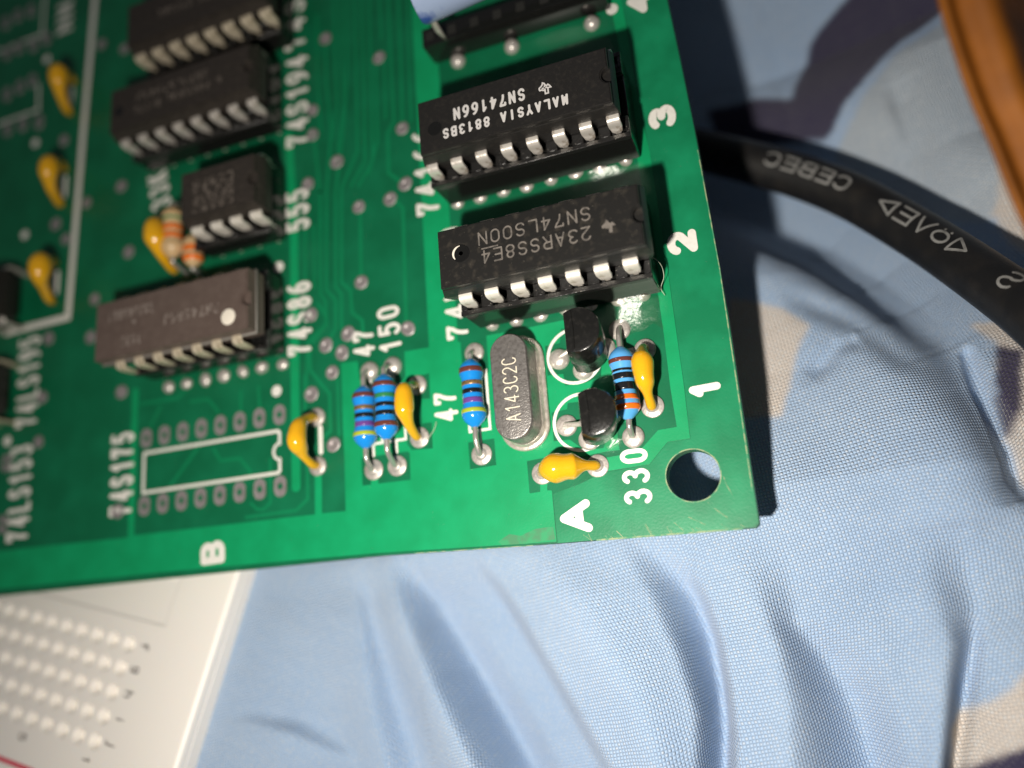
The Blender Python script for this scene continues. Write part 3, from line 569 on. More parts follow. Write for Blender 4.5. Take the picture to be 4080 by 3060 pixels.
vs, fs = [], []; ring = EL(4.205, -.412, .236, .229, 0, 360, 44); stroke(vs, fs, ring, .010, .0021, .001, True); mesh('hole_rim', vs, fs, 'worn_edge', board)
v2, f2, wl, n_ = region('x', [tuple(p) for p in STAIN], [], .0041, .0006, None, None); mesh('stain', v2, f2 + wl, 'stain', board)
# solder pads, joints and vias share their meshes
def dome(r, h, flat=.55):
    pr = [(r, 0), (r, .006), (r * .93, .012 + h * .25), (r * .75, .012 + h * .62), (r * flat, .012 + h * .85), (r * .3, .012 + h * .97), (r * .06, .012 + h)]
    return lathe(pr, 28)
def flat_pad(r):
    pr = [(r, 0), (r, .008), (r * .95, .013), (r * .62, .013), (r * .52, .017), (r * .45, .034), (r * .30, .040), (r * .06, .042)]
    return lathe(pr, 28)
PAD_DOME = mesh_data('solder_pad', *dome(.102, .055), 'solder_bright'); PAD_LOW = mesh_data('solder_pad', *dome(.102, .020), 'solder')
PAD_FLAT = mesh_data('solder_pad', *flat_pad(.104), 'solder')
VIA = mesh_data('via', *lathe([(.080, 0), (.080, .006), (.070, .012), (.045, .012), (.030, .006), (.022, -.002), (.004, -.004)], 24), 'via_tin')
def oblong(w_, l_, hole):
    out = EL(0, l_ / 2 - w_ / 2, w_ / 2, w_ / 2, 0, 180, 8) + EL(0, -l_ / 2 + w_ / 2, w_ / 2, w_ / 2, 180, 360, 8); inn = [(hole * math.cos(math.radians(a)), hole * math.sin(math.radians(a))) for a in np.linspace(0, 360, 18, endpoint=False)]
    nn = 18; vs = [(x, y, 0) for x, y in out] + [(x * .96, y * .97, .010) for x, y in out] + [(x, y, .010) for x, y in inn] + [(x * .8, y * .8, -.05) for x, y in inn]; fs = []
    for a in range(3):
        for k in range(nn): fs.append([a * nn + k, a * nn + (k + 1) % nn, (a + 1) * nn + (k + 1) % nn, (a + 1) * nn + k])
    return vs, fs
IC_PAD = mesh_data('solder_pad', *oblong(.150, .225, .036), 'via_tin')
G = .254
pads = [('f', 4.35, .16), ('l', 4.34, 4.18), ('f', 5.38, .18), ('d', 5.39, 4.2), ('f', 8.93, .14), ('l', 8.93, 4.12), ('l', 14.69, -.02), ('l', 14.66, 3.95),
        ('l', 1.81, .64), ('l', 1.80, 2.66), ('f', 6.40, 1.15), ('l', 6.43, 3.25), ('f', 15.5, .95), ('l', 15.49, 3.05), ('f', 11.24, -.87), ('f', 13.30, -.87),
        ('d', 12.29, 3.26), ('d', 13.16, 2.70), ('l', 12.32, .74), ('l', 13.10, .12), ('d', 14.05, 3.35), ('d', 14.0, .9)]
pads[1] = ('d', 4.34, 4.18)
for k, u, v in pads: inst('solder_pad', {'f': PAD_FLAT, 'l': PAD_LOW, 'd': PAD_DOME}[k], board, (u * G, v * G, .0042), (0, 0, random.uniform(0, 6)))
for i in range(8):
    for v in (0.05, 3.05): inst('solder_pad', IC_PAD, board, ((i - 7) * G, v * G, .001))
for x, y in LEFTPADS: inst('solder_pad', IC_PAD, board, (x, y, .001))
for x, y in VIAS: inst('via', VIA, board, (x, y, .001), (0, 0, random.uniform(0, 6)), (random.uniform(.92, 1.08), random.uniform(.92, 1.08), 1))
ICDOME = mesh_data('solder_pad', *dome(.074, .05), 'solder_bright')
def pad_row(x0, y, n_): 
    for i in range(n_): inst('solder_pad', ICDOME, board, (x0 + i * G + random.uniform(-.008, .008), y + random.uniform(-.008, .008), .001), (random.uniform(-.1, .1), random.uniform(-.1, .1), random.uniform(0, 6)), (random.uniform(.85, 1.1), random.uniform(.85, 1.1), random.uniform(.6, 1.2)))
pad_row(2.47, 1.305, 7); pad_row(2.205, 2.685, 8); pad_row(-1.475, 1.325, 7)
# white screen printing
STR = {'47a': '47', '47c': '47', 'N': 'NN'}
BOLD = {'A', 'B', '1', '2', '3', '4'}
for k, org, ang, ln, ht in TEXT:
    if k == 'B': org, ang, ln, ht = (-.69, -.70), 1.59, .25, .31
    if k == '74LS00': ht = .25; org = (2.235, 1.221); ang = 1.58; ln = 1.2
    if k == '74166': ln = 1.0; ht = .28
    if k == '33K': ang = 1.75; org = (-1.50, 3.62); ht = .3; ln = .5
    wd = .076 if k in BOLD else (.041 if ht < .27 else .049)
    if k == '330': wd = .043
    if k == '1': ln = .17; wd = .068
    text('silkscreen_text', STR.get(k, k), org, ang, ln, ht, wd, 'silk_white', board, z=.0044, thick=.003, gap=.05 if k in BOLD else .28)
def silk_line(pts, wd, closed=False, h=.0025, z=.0044):
    vs, fs = [], []; stroke(vs, fs, pts, wd, z, h, closed); mesh('silkscreen_line', vs, fs, 'silk_white', board)
for p, wd in SILKL: silk_line(p, wd)
for x, y in DOTS: vs, fs = lathe([(.062, .0044), (.060, .0072), (.004, .0078)], 20); mesh('silkscreen_dot', [(a + x, b + y, c) for a, b, c in vs], fs, 'silk_white', board)
silk_line([(-1.80, .60), (-1.80, .16), (-.02, .155), (.0, .175), (.0, .30)], .034); silk_line([(-1.80, .605), (-.02, .60), (.0, .58), (.0, .46)], .034, h=.0022)
silk_line([(.0, .30)] + EL(.0, .38, .075, .085, 270, 90, 10) + [(.0, .46)], .030, h=.0029)
silk_line(EL(3.275, .835, .262, .262, 95, 345, 30), .030); silk_line(EL(3.272, .20, .262, .262, 80, 300, 30), .030)
def res_outline(x, y0, y1, hw):
    silk_line([(x, y0 - .12), (x, y0), (x - hw, y0), (x - hw, y1), (x, y1), (x, y1 + .1)], .026); silk_line([(x + .002, y0 + .0005), (x + hw, y0), (x + hw, y1), (x + .002, y1)], .026, h=.0029)
res_outline(1.11, .30, .86, .105); res_outline(1.37, .30, .86, .105); res_outline(2.268, .27, .85, .105); res_outline(3.73, .27, .80, .09)
silk_line([(.50, .30), (.50, .56)], .05)
for x, y in ((-3.21, 5.6), (-3.23, 4.3), (-3.27, 2.98)): silk_line([(x + .0, y - .13), (x, y + .13)], .06)
silk_line([(-3.83, 7.45), (-3.83, 6.80)], .035); silk_line([(-3.83, 6.80), (-4.7, 6.80)], .035, h=.0029); silk_line([(-3.83, 6.0), (-3.80, 5.6)], .035); silk_line([(-3.80, 5.6), (-4.7, 5.6)], .035, h=.0029)
# dried flux: thin sloping glassy films beside the sockets
def film(x0, x1, y0, y1, h, seed):
    vs, fs = [], []; nx, ny = 22, 16; r = np.random.default_rng(seed)
    for j in range(ny + 1):
        for i in range(nx + 1):
            a, b = i / nx, j / ny
            e = .03 * math.sin(9 * a + seed) + .02 * math.sin(17 * a); y = y0 + (y1 - y0) * b + e * (1 - b)
            xx = x0 + (x1 - x0) * a + .02 * math.sin(8 * b + seed)
            vs.append((xx, y, .005 + h * (b ** 1.5) * min(1, 4 * a, 4 * (1 - a)) + .004 * r.random() * b))
    for j in range(ny):
        for i in range(nx): b = j * (nx + 1) + i; fs.append([b, b + 1, b + nx + 2, b + nx + 1])
    mesh('flux_residue', vs, fs, 'flux_film', board, smooth=True)
film(3.60, 4.11, .96, 1.262, .11, 1); film(3.45, 4.06, 2.45, 2.62, .07, 2); film(3.25, 4.0, 3.72, 4.05, .10, 3); film(3.3, 3.62, -.06, .06, .03, 4)

# ------------------------------------------------------------------ integrated circuits and sockets
def ribbon(path, widths, thick):
    """flat metal strip bent along path in the yz plane"""
    vs, fs = [], []; P = [np.array(p, float) for p in path]; n = len(P)
    for i in range(n):
        t = P[min(i + 1, n - 1)] - P[max(i - 1, 0)]; t = t / np.linalg.norm(t); nr = np.array([-t[1], t[0]]) * thick / 2; w2 = widths[i] / 2
        for sx, s in ((-w2, 1), (w2, 1), (w2, -1), (-w2, -1)): q = P[i] + nr * s; vs.append((sx, q[0], q[1]))
    for i in range(n - 1):
        for k in range(4): fs.append([i * 4 + k, i * 4 + (k + 1) % 4, (i + 1) * 4 + (k + 1) % 4, (i + 1) * 4 + k])
    fs.append([0, 1, 2, 3]); fs.append([(n - 1) * 4 + k for k in (3, 2, 1, 0)])
    return vs, fs
def chip_body(Ln, W, zt, th, notch, mt, parent, inset=.035, notch_r=.075):
    def ring(ix, z, nt):
        x, y = Ln / 2 - ix, W / 2 - ix * .9
        arc = [(x - nt * notch_r * math.sin(math.radians(a)), notch_r * -math.cos(math.radians(a)), z) for a in np.linspace(0, 180, 11)]
        return [(-x, -y, z), (x, -y, z)] + arc + [(x, y, z), (-x, y, z)]
    zm = zt - th * .5
    rs = [ring(inset, zt, 1), ring(inset, zt - .055, 1), ring(inset * .82, zt - .056, 0), ring(0, zm + .008, 0), ring(0, zm - .008, 0), ring(inset, zt - th, 0)]
    if not notch: rs = [ring(inset, zt, 0)] + rs[3:]
    n = len(rs[0]); vs = sum(rs, []); fs = []
    for a in range(len(rs) - 1):
        for k in range(n): fs.append([a * n + k, a * n + (k + 1) % n, (a + 1) * n + (k + 1) % n, (a + 1) * n + k])
    fs.append(list(range(n))); fs.append([(len(rs) - 1) * n + k for k in range(n)][::-1])
    me = bpy.data.meshes.new('body'); me.from_pydata(vs, [], fs); me.update()
    bm = bmesh.new(); bm.from_mesh(me); bmesh.ops.recalc_face_normals(bm, faces=bm.faces)
    es = [e for e in bm.edges if all(abs(v.co.z - zt) < 1e-5 for v in e.verts)]
    bmesh.ops.bevel(bm, geom=es, offset=.012, segments=2, affect='EDGES')
    for f in bm.faces: f.smooth = True
    for e in bm.edges:
        if len(e.link_faces) == 2 and e.calc_face_angle(0) > math.radians(28): e.smooth = False
    bm.to_mesh(me); bm.free()
    return link('body', me, mt, parent)
def pin_mesh(W, zm, zs, mt, wide, bulge=0., tip=.05):
    y0 = W / 2 - .03; yo = W / 2 + .055 + bulge
    zt = zm - (zm - zs) * .93
    path = [(-y0, zm), (-(W / 2 + .012), zm), (-(yo - .022), zm - .004), (-(yo - .006), zm - .018), (-yo, zm - .045), (-yo, zm - (zm - zs) * .45), (-yo, zt), (-yo + .004, zt - .025), (-yo + .008, zs - .05), (-yo + .010, zs - .12)]
    wds = [wide, wide, wide, wide, wide, wide * 1.02, wide * .84, tip * 1.2, tip, tip]
    vs, fs = ribbon(path, wds, .026)
    o = bevelled('pin', vs, fs, mt, None, .006, 1, 35); me = o.data; bpy.data.objects.remove(o); return me
def chip(name, label, cat, cx, cy, n, Ln, W, zt, th, mt, pinmt, wide, zs, notch=True, group=None, bulge=0., px0=None, inset=.035, rz=0):
    t = empty(name, (cx, cy, 0), label, cat, group, rz)
    chip_body(Ln, W, zt, th, notch, mt, t, inset)
    zm = zt - th * .5; pm = pin_mesh(W, zm, zs, pinmt, wide, bulge)
    for i in range(n):
        x = (i - (n - 1) / 2) * G
        inst('pin', pm, t, (x, 0, 0)); inst('pin', pm, t, (x, 0, 0), (0, 0, math.pi))
    return t
def marking(t, s, x0, x1, y, zt, ht, wd, mt):
    """printing that reads with the chip turned round: starts at the right, x0 > x1"""
    cx, cy = t.location.x, t.location.y
    text('marking', s, (x0 - cx, y - cy), math.pi, x0 - x1, ht, wd, mt, t, z=zt, thick=.0016, gap=.26)
def disc_part(name, t, x, y, r, z, mt, h=.0015, seg=24, prof=None):
    vs, fs = lathe(prof or [(r, 0), (r * .97, h), (r * .02, h)], seg); mesh(name, [(a + x - t.location.x, b + y - t.location.y, c + z) for a, b, c in vs], fs, mt, t, angle=40)
def socket(label, cx, cy, n, zt, Ln=None, W=.86, group='black IC sockets'):
    Ln = Ln or n * G + .02
    t = empty('ic_socket', (cx, cy, 0), label, 'socket', group)
    vs, fs = [], []
    # two long rails, two end bars: an open frame standing on the board
    for sy in (-1, 1):
        y0, y1 = sorted((sy * W / 2, sy * (W / 2 - .20)))
        box(vs, fs, -Ln / 2, Ln / 2, y0, y1, .045, zt - .06)
    for sx in (-1, 1):
        x0, x1 = sorted((sx * Ln / 2, sx * (Ln / 2 - .18))); box(vs, fs, x0 + (.001 if sx < 0 else 0), x1 - (.001 if sx > 0 else 0), -W / 2 + .2, W / 2 - .2, .046, zt - .07)
    bevelled('frame', vs, fs, 'socket_black', t, .008, 1)
    for sy in (-1, 1):
        vs, fs = [], []
        # ledge with contact slots: teeth between the openings
        y0, y1 = sorted((sy * (W / 2 + .012), sy * (W / 2 - .035))); box(vs, fs, -Ln / 2 - .004, Ln / 2 + .004, y0, y1, zt - .0595, zt)
        y0, y1 = sorted((sy * (W / 2 - .1605), sy * (W / 2 - .20))); box(vs, fs, -Ln / 2, Ln / 2, y0, y1, zt - .0595, zt - .002)
        for i in range(n + 1):
            x = (i - n / 2) * G; a = max(x - .055, -Ln / 2); b = min(x + .055, Ln / 2)
            y0, y1 = sorted((sy * (W / 2 - .036), sy * (W / 2 - .16))); box(vs, fs, a, b, y0, y1, zt - .0594, zt - .003)
        bevelled('contact_rail', vs, fs, 'socket_top', t, .005, 1)
    cm = mesh_data('contact', *ribbon([(0, 0), (0, .3)], [.03, .03], .012), 'nickel_pin')
    for i in range(n):
        for sy in (-1, 1): inst('contact', cm, t, ((i - (n - 1) / 2) * G, sy * (W / 2 - .02), .0))
    return t
TI = [(-.30, .55), (-.02, .55), (-.02, .18), (.16, .16), (.30, .08), (.46, .10), (.52, -.02), (.50, -.16), (.34, -.26), (.20, -.42), (.16, -.60), (.02, -.52), (-.06, -.34), (-.20, -.22), (-.32, -.32), (-.46, -.18), (-.58, .02), (-.30, .02)]
def logo(t, x, y, s, zt, mt, outline=False):
    """state-shaped maker's mark, printed upside down like the rest of the marking"""
    pts = [(x - t.location.x - a * s, y - t.location.y - b * s) for a, b in TI]; vs, fs = [], []
    if outline:
        stroke(vs, fs, pts, .014, zt, .0016, True)
        for q in ([(0, .3), (0, -.25)], [(-.2, -.05), (.22, -.05)]): stroke(vs, fs, [(x - t.location.x - a * s, y - t.location.y - b * s) for a, b in q], .014, zt, .0019)
    else:
        v2, f2, wl, n = region('x', pts, [], zt, .0016, None, None); vs, fs = v2, f2 + wl
    mesh('maker_mark', vs, fs, mt, t)

# column A, position 2
socket('glossy black IC socket under the grey-lettered chip, touching the upper transistor', 3.26, 1.70, 7, .50, Ln=1.79, W=.86)
t = chip('chip', 'black 14-pin chip with grey lettering and a round dimple, next to the printed 2', 'chip', 3.255, 1.70, 7, 1.93, .62, .85, .33, 'chip_worn', 'tin_pin', .135, .50, group='socketed chips on the right', bulge=.0)
marking(t, 'SN74LS00N', 3.76, 2.72, 1.875, .85, .13, .015, 'mark_grey'); marking(t, '23ARSS8E4', 3.745, 2.74, 1.695, .85, .13, .015, 'mark_grey')
vs, fs = [], []; stroke(vs, fs, [(2.90 - 3.255, .012), (2.75 - 3.255, .010)], .013, .85, .0016); mesh('underline', vs, fs, 'mark_grey', t)
logo(t, 3.90, 1.65, .11, .85, 'mark_grey')
disc_part('dimple', t, 2.545, 1.715, .082, .8495, 'socket_black', prof=[(.086, .001), (.082, .003), (.076, .0032), (.068, .0012), (.02, .0010), (.002, .001)])
vs, fs = [], []
for i, a in enumerate(np.linspace(95, 215, 13)[:-1]):
    wdt = .006 + .014 * math.sin(math.radians((a - 95) * 1.5)); stroke(vs, fs, EL(2.545 - 3.255, .015, .074, .074, a, a + 10.4, 2), max(wdt, .005), .853, .0012 + .0001 * (i % 4))
mesh('dimple_rim', vs, fs, 'paint_dot', t)
# column A, position 3
socket('longer black IC socket under the white-lettered chip, beside the printed 3', 3.135, 3.08, 8, .50, Ln=1.99, W=.86)
t = chip('chip', 'black 16-pin chip with bright white lettering, next to the printed 3', 'chip', 3.135, 3.075, 8, 1.93, .62, .85, .33, 'chip_black', 'nickel_pin', .12, .50, group='socketed chips on the right')
marking(t, 'MALAYSIA', 3.68, 3.03, 3.0, .85, .108, .022, 'mark_white'); marking(t, '8813BS', 2.925, 2.45, 3.0, .85, .108, .021, 'mark_white')
marking(t, 'SN74166N', 3.285, 2.57, 3.185, .85, .130, .023, 'mark_white'); logo(t, 3.475, 3.115, .10, .85, 'mark_white', True)
disc_part('dimple', t, 2.37, 3.03, .07, .8495, 'socket_black', prof=[(.072, .001), (.068, .002), (.058, .0012), (.002, .001)])
# column A, position 4: low black strip socket
t = empty('strip_socket', (3.05, 4.47, 0), 'low black strip socket at the top edge, under the blue component', 'socket')
vs, fs = [], []; box(vs, fs, -.98, .98, -.11, .11, .03, .34); bevelled('frame', vs, fs, 'socket_black', t, .012, 2)
for i in range(8):
    vs, fs = [], []; x = (i - 3.5) * G; box(vs, fs, x - .045, x + .045, -.05, .05, .3405, .346); mesh('contact', vs, fs, 'hole_dark', t)
for x, y in ((2.33, 4.33), (3.82, 4.28), (2.95, 4.30)): inst('solder_pad', ICDOME, board, (x, y, .001), (0, 0, 0), (1.15, 1.15, 1.3))
# blue component above it
t = empty('electrolytic_capacitor', (2.6, 4.6, 0), 'blue sleeved component with a stout metal lead at the top edge', 'capacitor')
path = catmull([(-.33, -.11, .94), (-.20, -.10, .94), (.5, -.05, .97), (1.3, 0, 1.0)], 10); rad = [.08, .18, .24, .27, .285, .29, .295, .30, .30, .30] + [.30] * (len(path) - 10)
vs, fs = sweep(path, rad, 24); mesh('sleeve', vs, fs, 'sleeve_blue', t, smooth=True)
vs, fs = sweep([(-.25, -.19, .86), (-.26, -.22, .66), (-.27, -.23, .5), (-.27, -.2, .3)], [.05, .05, .05, .03], 12, flat=.6); mesh('lead', vs, fs, 'nickel_pin', t, smooth=True)
# column B
socket('black IC socket under the brown ceramic chip', -.77, 1.85, 7, .34, Ln=1.74)
t = chip('chip', 'brown ceramic 14-pin chip with a white paint dot, next to the printed 74S86', 'chip', -.865, 1.85, 7, 2.0, .66, .70, .27, 'chip_ceramic', 'brass_pin', .12, .34, group='chips down the middle column', inset=.006, bulge=.02)
vs, fs = [], []; box(vs, fs, -1.01, 1.01, -.352, .352, .55, .577); bevelled('glass_seal', vs, fs, 'ceramic_seal', t, .008, 1)
marking(t, 'SN74S86J', -.22, -.93, 1.875, .70, 0.120, 0.018, 'mark_faint_ceramic'); marking(t, 'SNJ54S86J', -1.06, -1.68, 2.05, .70, 0.120, 0.018, 'mark_faint_ceramic'); marking(t, '7505', -1.23, -1.49, 1.735, .70, 0.120, 0.018, 'mark_faint_ceramic')
logo(t, -1.33, 1.865, .07, .70, 'mark_faint_ceramic')
disc_part('paint_dot', t, -.105, 1.685, .088, .7005, 'paint_dot', prof=[(.086, 0), (.084, .005), (.06, .009), (.004, .010)])
socket('black IC socket under the small eight-pin chip', -.36, 3.17, 4, .34, Ln=1.0)
t = chip('chip', 'small black eight-pin chip beside the printed 555', 'chip', -.265, 3.18, 4, 1.02, .62, .70, .31, 'chip_matt', 'tin_pin', .15, .34, group='chips down the middle column')
for s_, y in (('LC555', 3.33), ('8434', 3.24), ('NE555P', 3.14), ('C8552', 3.04)): marking(t, s_, -.05, -.58, y, .70, 0.090, 0.015, 'mark_faint')
socket('black IC socket under the chip next to the printed 74S194', -.84, 4.53, 8, .34, Ln=1.90)
t = chip('chip', 'dusty black 16-pin chip with faint lettering, next to the printed 74S194', 'chip', -.82, 4.55, 8, 2.02, .62, .70, .31, 'chip_matt', 'nickel_pin', .13, .34, group='chips down the middle column')
marking(t, 'SN74LS194AN', -.40, -1.40, 4.685, .70, 0.114, 0.016, 'mark_faint'); marking(t, 'PORTUGAL', -.38, -.98, 4.53, .70, 0.102, 0.016, 'mark_faint'); marking(t, '8410S', -1.06, -1.42, 4.51, .70, 0.102, 0.016, 'mark_faint')
logo(t, -.25, 4.50, .07, .70, 'mark_faint', True); disc_part('dimple', t, -1.66, 4.52, .06, .6995, 'socket_black', prof=[(.062, .001), (.058, .002), (.05, .0012), (.002, .001)])
socket('black IC socket under the chip at the top edge, middle column', -.66, 5.63, 8, .34, Ln=1.90)
t = chip('chip', 'black 16-pin chip with tan shiny pins cut by the top edge, middle column', 'chip', -.64, 5.65, 8, 1.97, .62, .70, .31, 'chip_matt', 'brass_pin', .16, .36, group='chips down the middle column')
marking(t, 'SN74LS194AN', -.22, -1.12, 5.72, .70, 0.114, 0.016, 'mark_faint')
t = chip('chip', 'black chip cut by the left edge, below the white printed line', 'chip', -4.72, 1.62, 8, 1.95, .62, .50, .33, 'chip_black', 'brass_pin', .12, .06, group='chips cut by the left edge')
t = chip('chip', 'black chip cut by the left edge, inside the white printed line', 'chip', -4.66, 2.82, 8, 1.95, .62, .50, .33, 'chip_black', 'nickel_pin', .12, .06, group='chips cut by the left edge')

# ------------------------------------------------------------------ resistors
def resistor(label, x, yb, yt, ylo, yhi, h, bands, mt, rb=.118, group='blue metal film resistors', name='resistor', dx=0., pins=None):
    """standing along y: leads end in the pads at yb and yt, body from ylo to yhi at height h"""
    t = empty(name, (x, (ylo + yhi) / 2, 0), label, 'resistor', group); L2 = (yhi - ylo) / 2
    rw = rb * .84
    pr = [(.026, -L2), (.045, -L2 + .012), (.092, -L2 + .055), (rb * .98, -L2 + .095), (rb, -L2 + .13), (rb * .985, -L2 + .165), (rw * 1.03, -L2 + .205), (rw, -L2 + .23)]
    pr = pr + [(r, -y) for r, y in pr[::-1]]
    def rad(y): return float(np.interp(y, [p[1] for p in pr], [p[0] for p in pr]))
    vs, fs = lathe(pr, 32, 'y'); bo = mesh('body', [(a + dx, b, c + h) for a, b, c in vs], fs, mt, t, smooth=True)
    for y, wd, m_ in bands:
        ys = np.linspace(y - wd / 2, y + wd / 2, 5); pr2 = [(rad(ys[0]) - .004, ys[0])] + [(rad(q) + .0016, q) for q in ys] + [(rad(ys[-1]) - .004, ys[-1])]
        vs, fs = lathe(pr2, 32, 'y'); mesh('band', [(a + dx, b, c + h) for a, b, c in vs], fs, m_, bo, smooth=True)
    yc = (ylo + yhi) / 2
    for ye, s in ((yb, -1), (yt, 1)):
        y0 = s * L2 * .97; y1 = ye - yc
        P = catmull([(dx, y0 - s * .05, h), (dx, y0 + s * .03, h), (dx * .6, y0 + (y1 - y0) * .55, h * .82 + .02), (0, y1 - s * .012, .07), (0, y1, .03)], 6)
        vs, fs = sweep(P, [.027] * len(P), 10); mesh('lead', vs, fs, 'wire', t, smooth=True)
    return t
B47 = [(.215, .05, 'band_brown'), (.085, .042, 'band_gold'), (.005, .045, 'band_black'), (-.085, .05, 'band_violet'), (-.185, .042, 'band_yellow')]
resistor('blue resistor with a gold band, between the printed 47 and the metal crystal', 2.268, .036, 1.046, .28, .955, .125, B47, 'resistor_blue')
resistor('blue resistor with a gold band, leftmost of the touching pair', 1.105, .041, 1.062, .235, .875, .15, [(b_ * .98, w_, m_) for b_, w_, m_ in B47], 'resistor_blue', dx=.0)
resistor('blue resistor with green and brown bands, against the yellow capacitor', 1.368, .046, 1.067, .275, .935, .22,
         [(.215, .05, 'band_brown'), (.10, .045, 'band_green'), (.01, .042, 'band_black'), (-.075, .045, 'band_black'), (-.185, .05, 'band_brown')], 'resistor_blue', dx=.01)
resistor('light blue resistor with two orange bands, above the printed 330', 3.732, -.005, 1.003, .13, .805, .13,
         [(.195, .038, 'band_brown'), (.105, .022, 'band_black'), (.05, .055, 'band_black'), (-.045, .07, 'band_black'), (-.145, .05, 'band_orange'), (-.235, .05, 'band_orange')], 'resistor_sky')
t = resistor('tan resistor with orange bands beside the small eight-pin chip', -1.20, 2.62, 3.45, 2.73, 3.38, .30, [(.14, .03, 'band_green'), (.03, .06, 'band_orange'), (-.07, .06, 'band_orange'), (.22, .03, 'band_gold')], 'resistor_tan', group='tan resistors by the small chip', rb=.125)
t = resistor('orange-tipped tan resistor half under the small eight-pin chip', -.98, 2.55, 3.2, 2.60, 3.0, .22, [(.0, .07, 'band_orange'), (-.11, .06, 'band_orange')], 'resistor_tan', group='tan resistors by the small chip', rb=.115)

# ------------------------------------------------------------------ dipped yellow capacitors
def capacitor(label, p0, p1, hb, shift=0., body=1.0, group='yellow dipped capacitors', lean=0., legs=1.):
    a, b = Vector((*p0, 0)), Vector((*p1, 0)); mid = (a + b) / 2; d = (b - a); L2 = d.length / 2; ex = d.normalized(); ey = Vector((-ex.y, ex.x, 0))
    t = empty('capacitor', mid, label, 'capacitor', group)
    s = shift
    cp = [(-L2 * .98, .03, .043), (-L2 * .96, hb * .32, .045), (-L2 * .74 + s * .6, hb * .72, .050), (-L2 * .48 + s, hb * .97, .082 * body), (-L2 * .22 + s, hb * 1.06, .103 * body), (L2 * .18 + s, hb * 1.06, .105 * body), (L2 * .44 + s, hb * .97, .088 * body), (L2 * .72 + s * .6, hb * .72, .054), (L2 * .96, hb * .32, .047), (L2 * .98, .03, .043)]
    r_ = random.Random(label); cp = [(a_ + r_.uniform(-.008, .008) * (0 < i_ < len(cp) - 1), z_ * r_.uniform(.95, 1.05), q_ * r_.uniform(.90, 1.10) * (legs if q_ < .07 else 1)) for i_, (a_, z_, q_) in enumerate(cp)]
    P = [[float(v) for v in p] for p in catmull(cp, 7)]; path = [ex * p[0] + ey * (lean * p[1]) + Vector((0, 0, p[1])) for p in P]; rad = [max(p[2], .03) for p in P]
    vs, fs = sweep(path, rad, 18, side=ey, flat=.94); mesh('body', vs, fs, 'cap_yellow', t, smooth=True)
    for e in (-1, 1):
        vs, fs = sweep([ex * (e * L2 * .98) + Vector((0, 0, .05)), ex * (e * L2) + Vector((0, 0, .004))], [.024, .028], 10); mesh('lead', vs, fs, 'wire', t, smooth=True)
    return t
capacitor('yellow capacitor right of the empty chip outline', (.461, .165), (.458, .673), .33, .0)
capacitor('yellow capacitor against the blue resistor with the green band', (1.625, .292), (1.632, .825), .29, .03)
capacitor('yellow capacitor beside the light blue resistor, nearest the board edge', (3.937, .241), (3.935, .775), .235, .03)
capacitor('yellow capacitor lying crosswise above the printed letter A', (2.855, -.221), (3.378, -.221), .195, -.025, 1.30)
g_ = 'yellow capacitors at the left edge'
capacitor('topmost of the three yellow capacitors beside the long white line', cl1[1], cl1[0], .40, 0, 1.1, group=g_, lean=-.55, legs=1.3)
capacitor('middle one of the three yellow capacitors beside the long white line', cl2[1], cl2[0], .40, 0, 1.1, group=g_, lean=-.55, legs=1.3)
capacitor('lowest of the three yellow capacitors beside the long white line', cl3[1], cl3[0], .42, 0, 1.15, group=g_, lean=-.6, legs=1.3)
capacitor('yellow capacitor beside the tan resistors', (-1.42, 2.72), (-1.50, 3.30), .38, 0, 1.2, lean=-.25, legs=1.25)

# ------------------------------------------------------------------ crystal
t = empty('crystal', (2.735, .56, 0), 'silver metal crystal can marked A143C2C between the resistor and the transistors', 'crystal')
def capsule(hw, hl, n=18): return EL(0, hl - hw, hw, hw, 0, 180, n) + EL(0, -hl + hw, hw, hw, 180, 360, n)
def stack(levels, mt, name):
    vs, fs = [], []; n = len(levels[0][0])
    for pts, z in levels: vs += [(x, y, z) for x, y in pts]
    for a in range(len(levels) - 1):
        for k in range(n): fs.append([a * n + k, a * n + (k + 1) % n, (a + 1) * n + (k + 1) % n, (a + 1) * n + k])
    fs.append(list(range(n))[::-1]); fs.append([(len(levels) - 1) * n + k for k in range(n)])
    return mesh(name, vs, fs, mt, t, angle=35)
stack([(capsule(.236, .552), .012), (capsule(.244, .560), .020), (capsule(.244, .560), .042), (capsule(.236, .552), .052), (capsule(.212, .528), .057), (capsule(.200, .516), .080), (capsule(.19, .508), .092)], 'crystal_rim', 'flange')
stack([(capsule(.186, .506), .091), (capsule(.184, .504), .315), (capsule(.180, .500), .338), (capsule(.170, .490), .350), (capsule(.155, .475), .353)], 'crystal_steel', 'can')
text('marking', 'A143C2C', (.075, -.335), math.pi / 2, .60, .145, .011, 'crystal_mark', t, z=.353, thick=.0012, gap=.24)
for y in (-.19, .19): vs, fs = sweep([(0, y, .03), (0, y, -.2)], [.02, .02], 8); mesh('lead', vs, fs, 'wire', t)

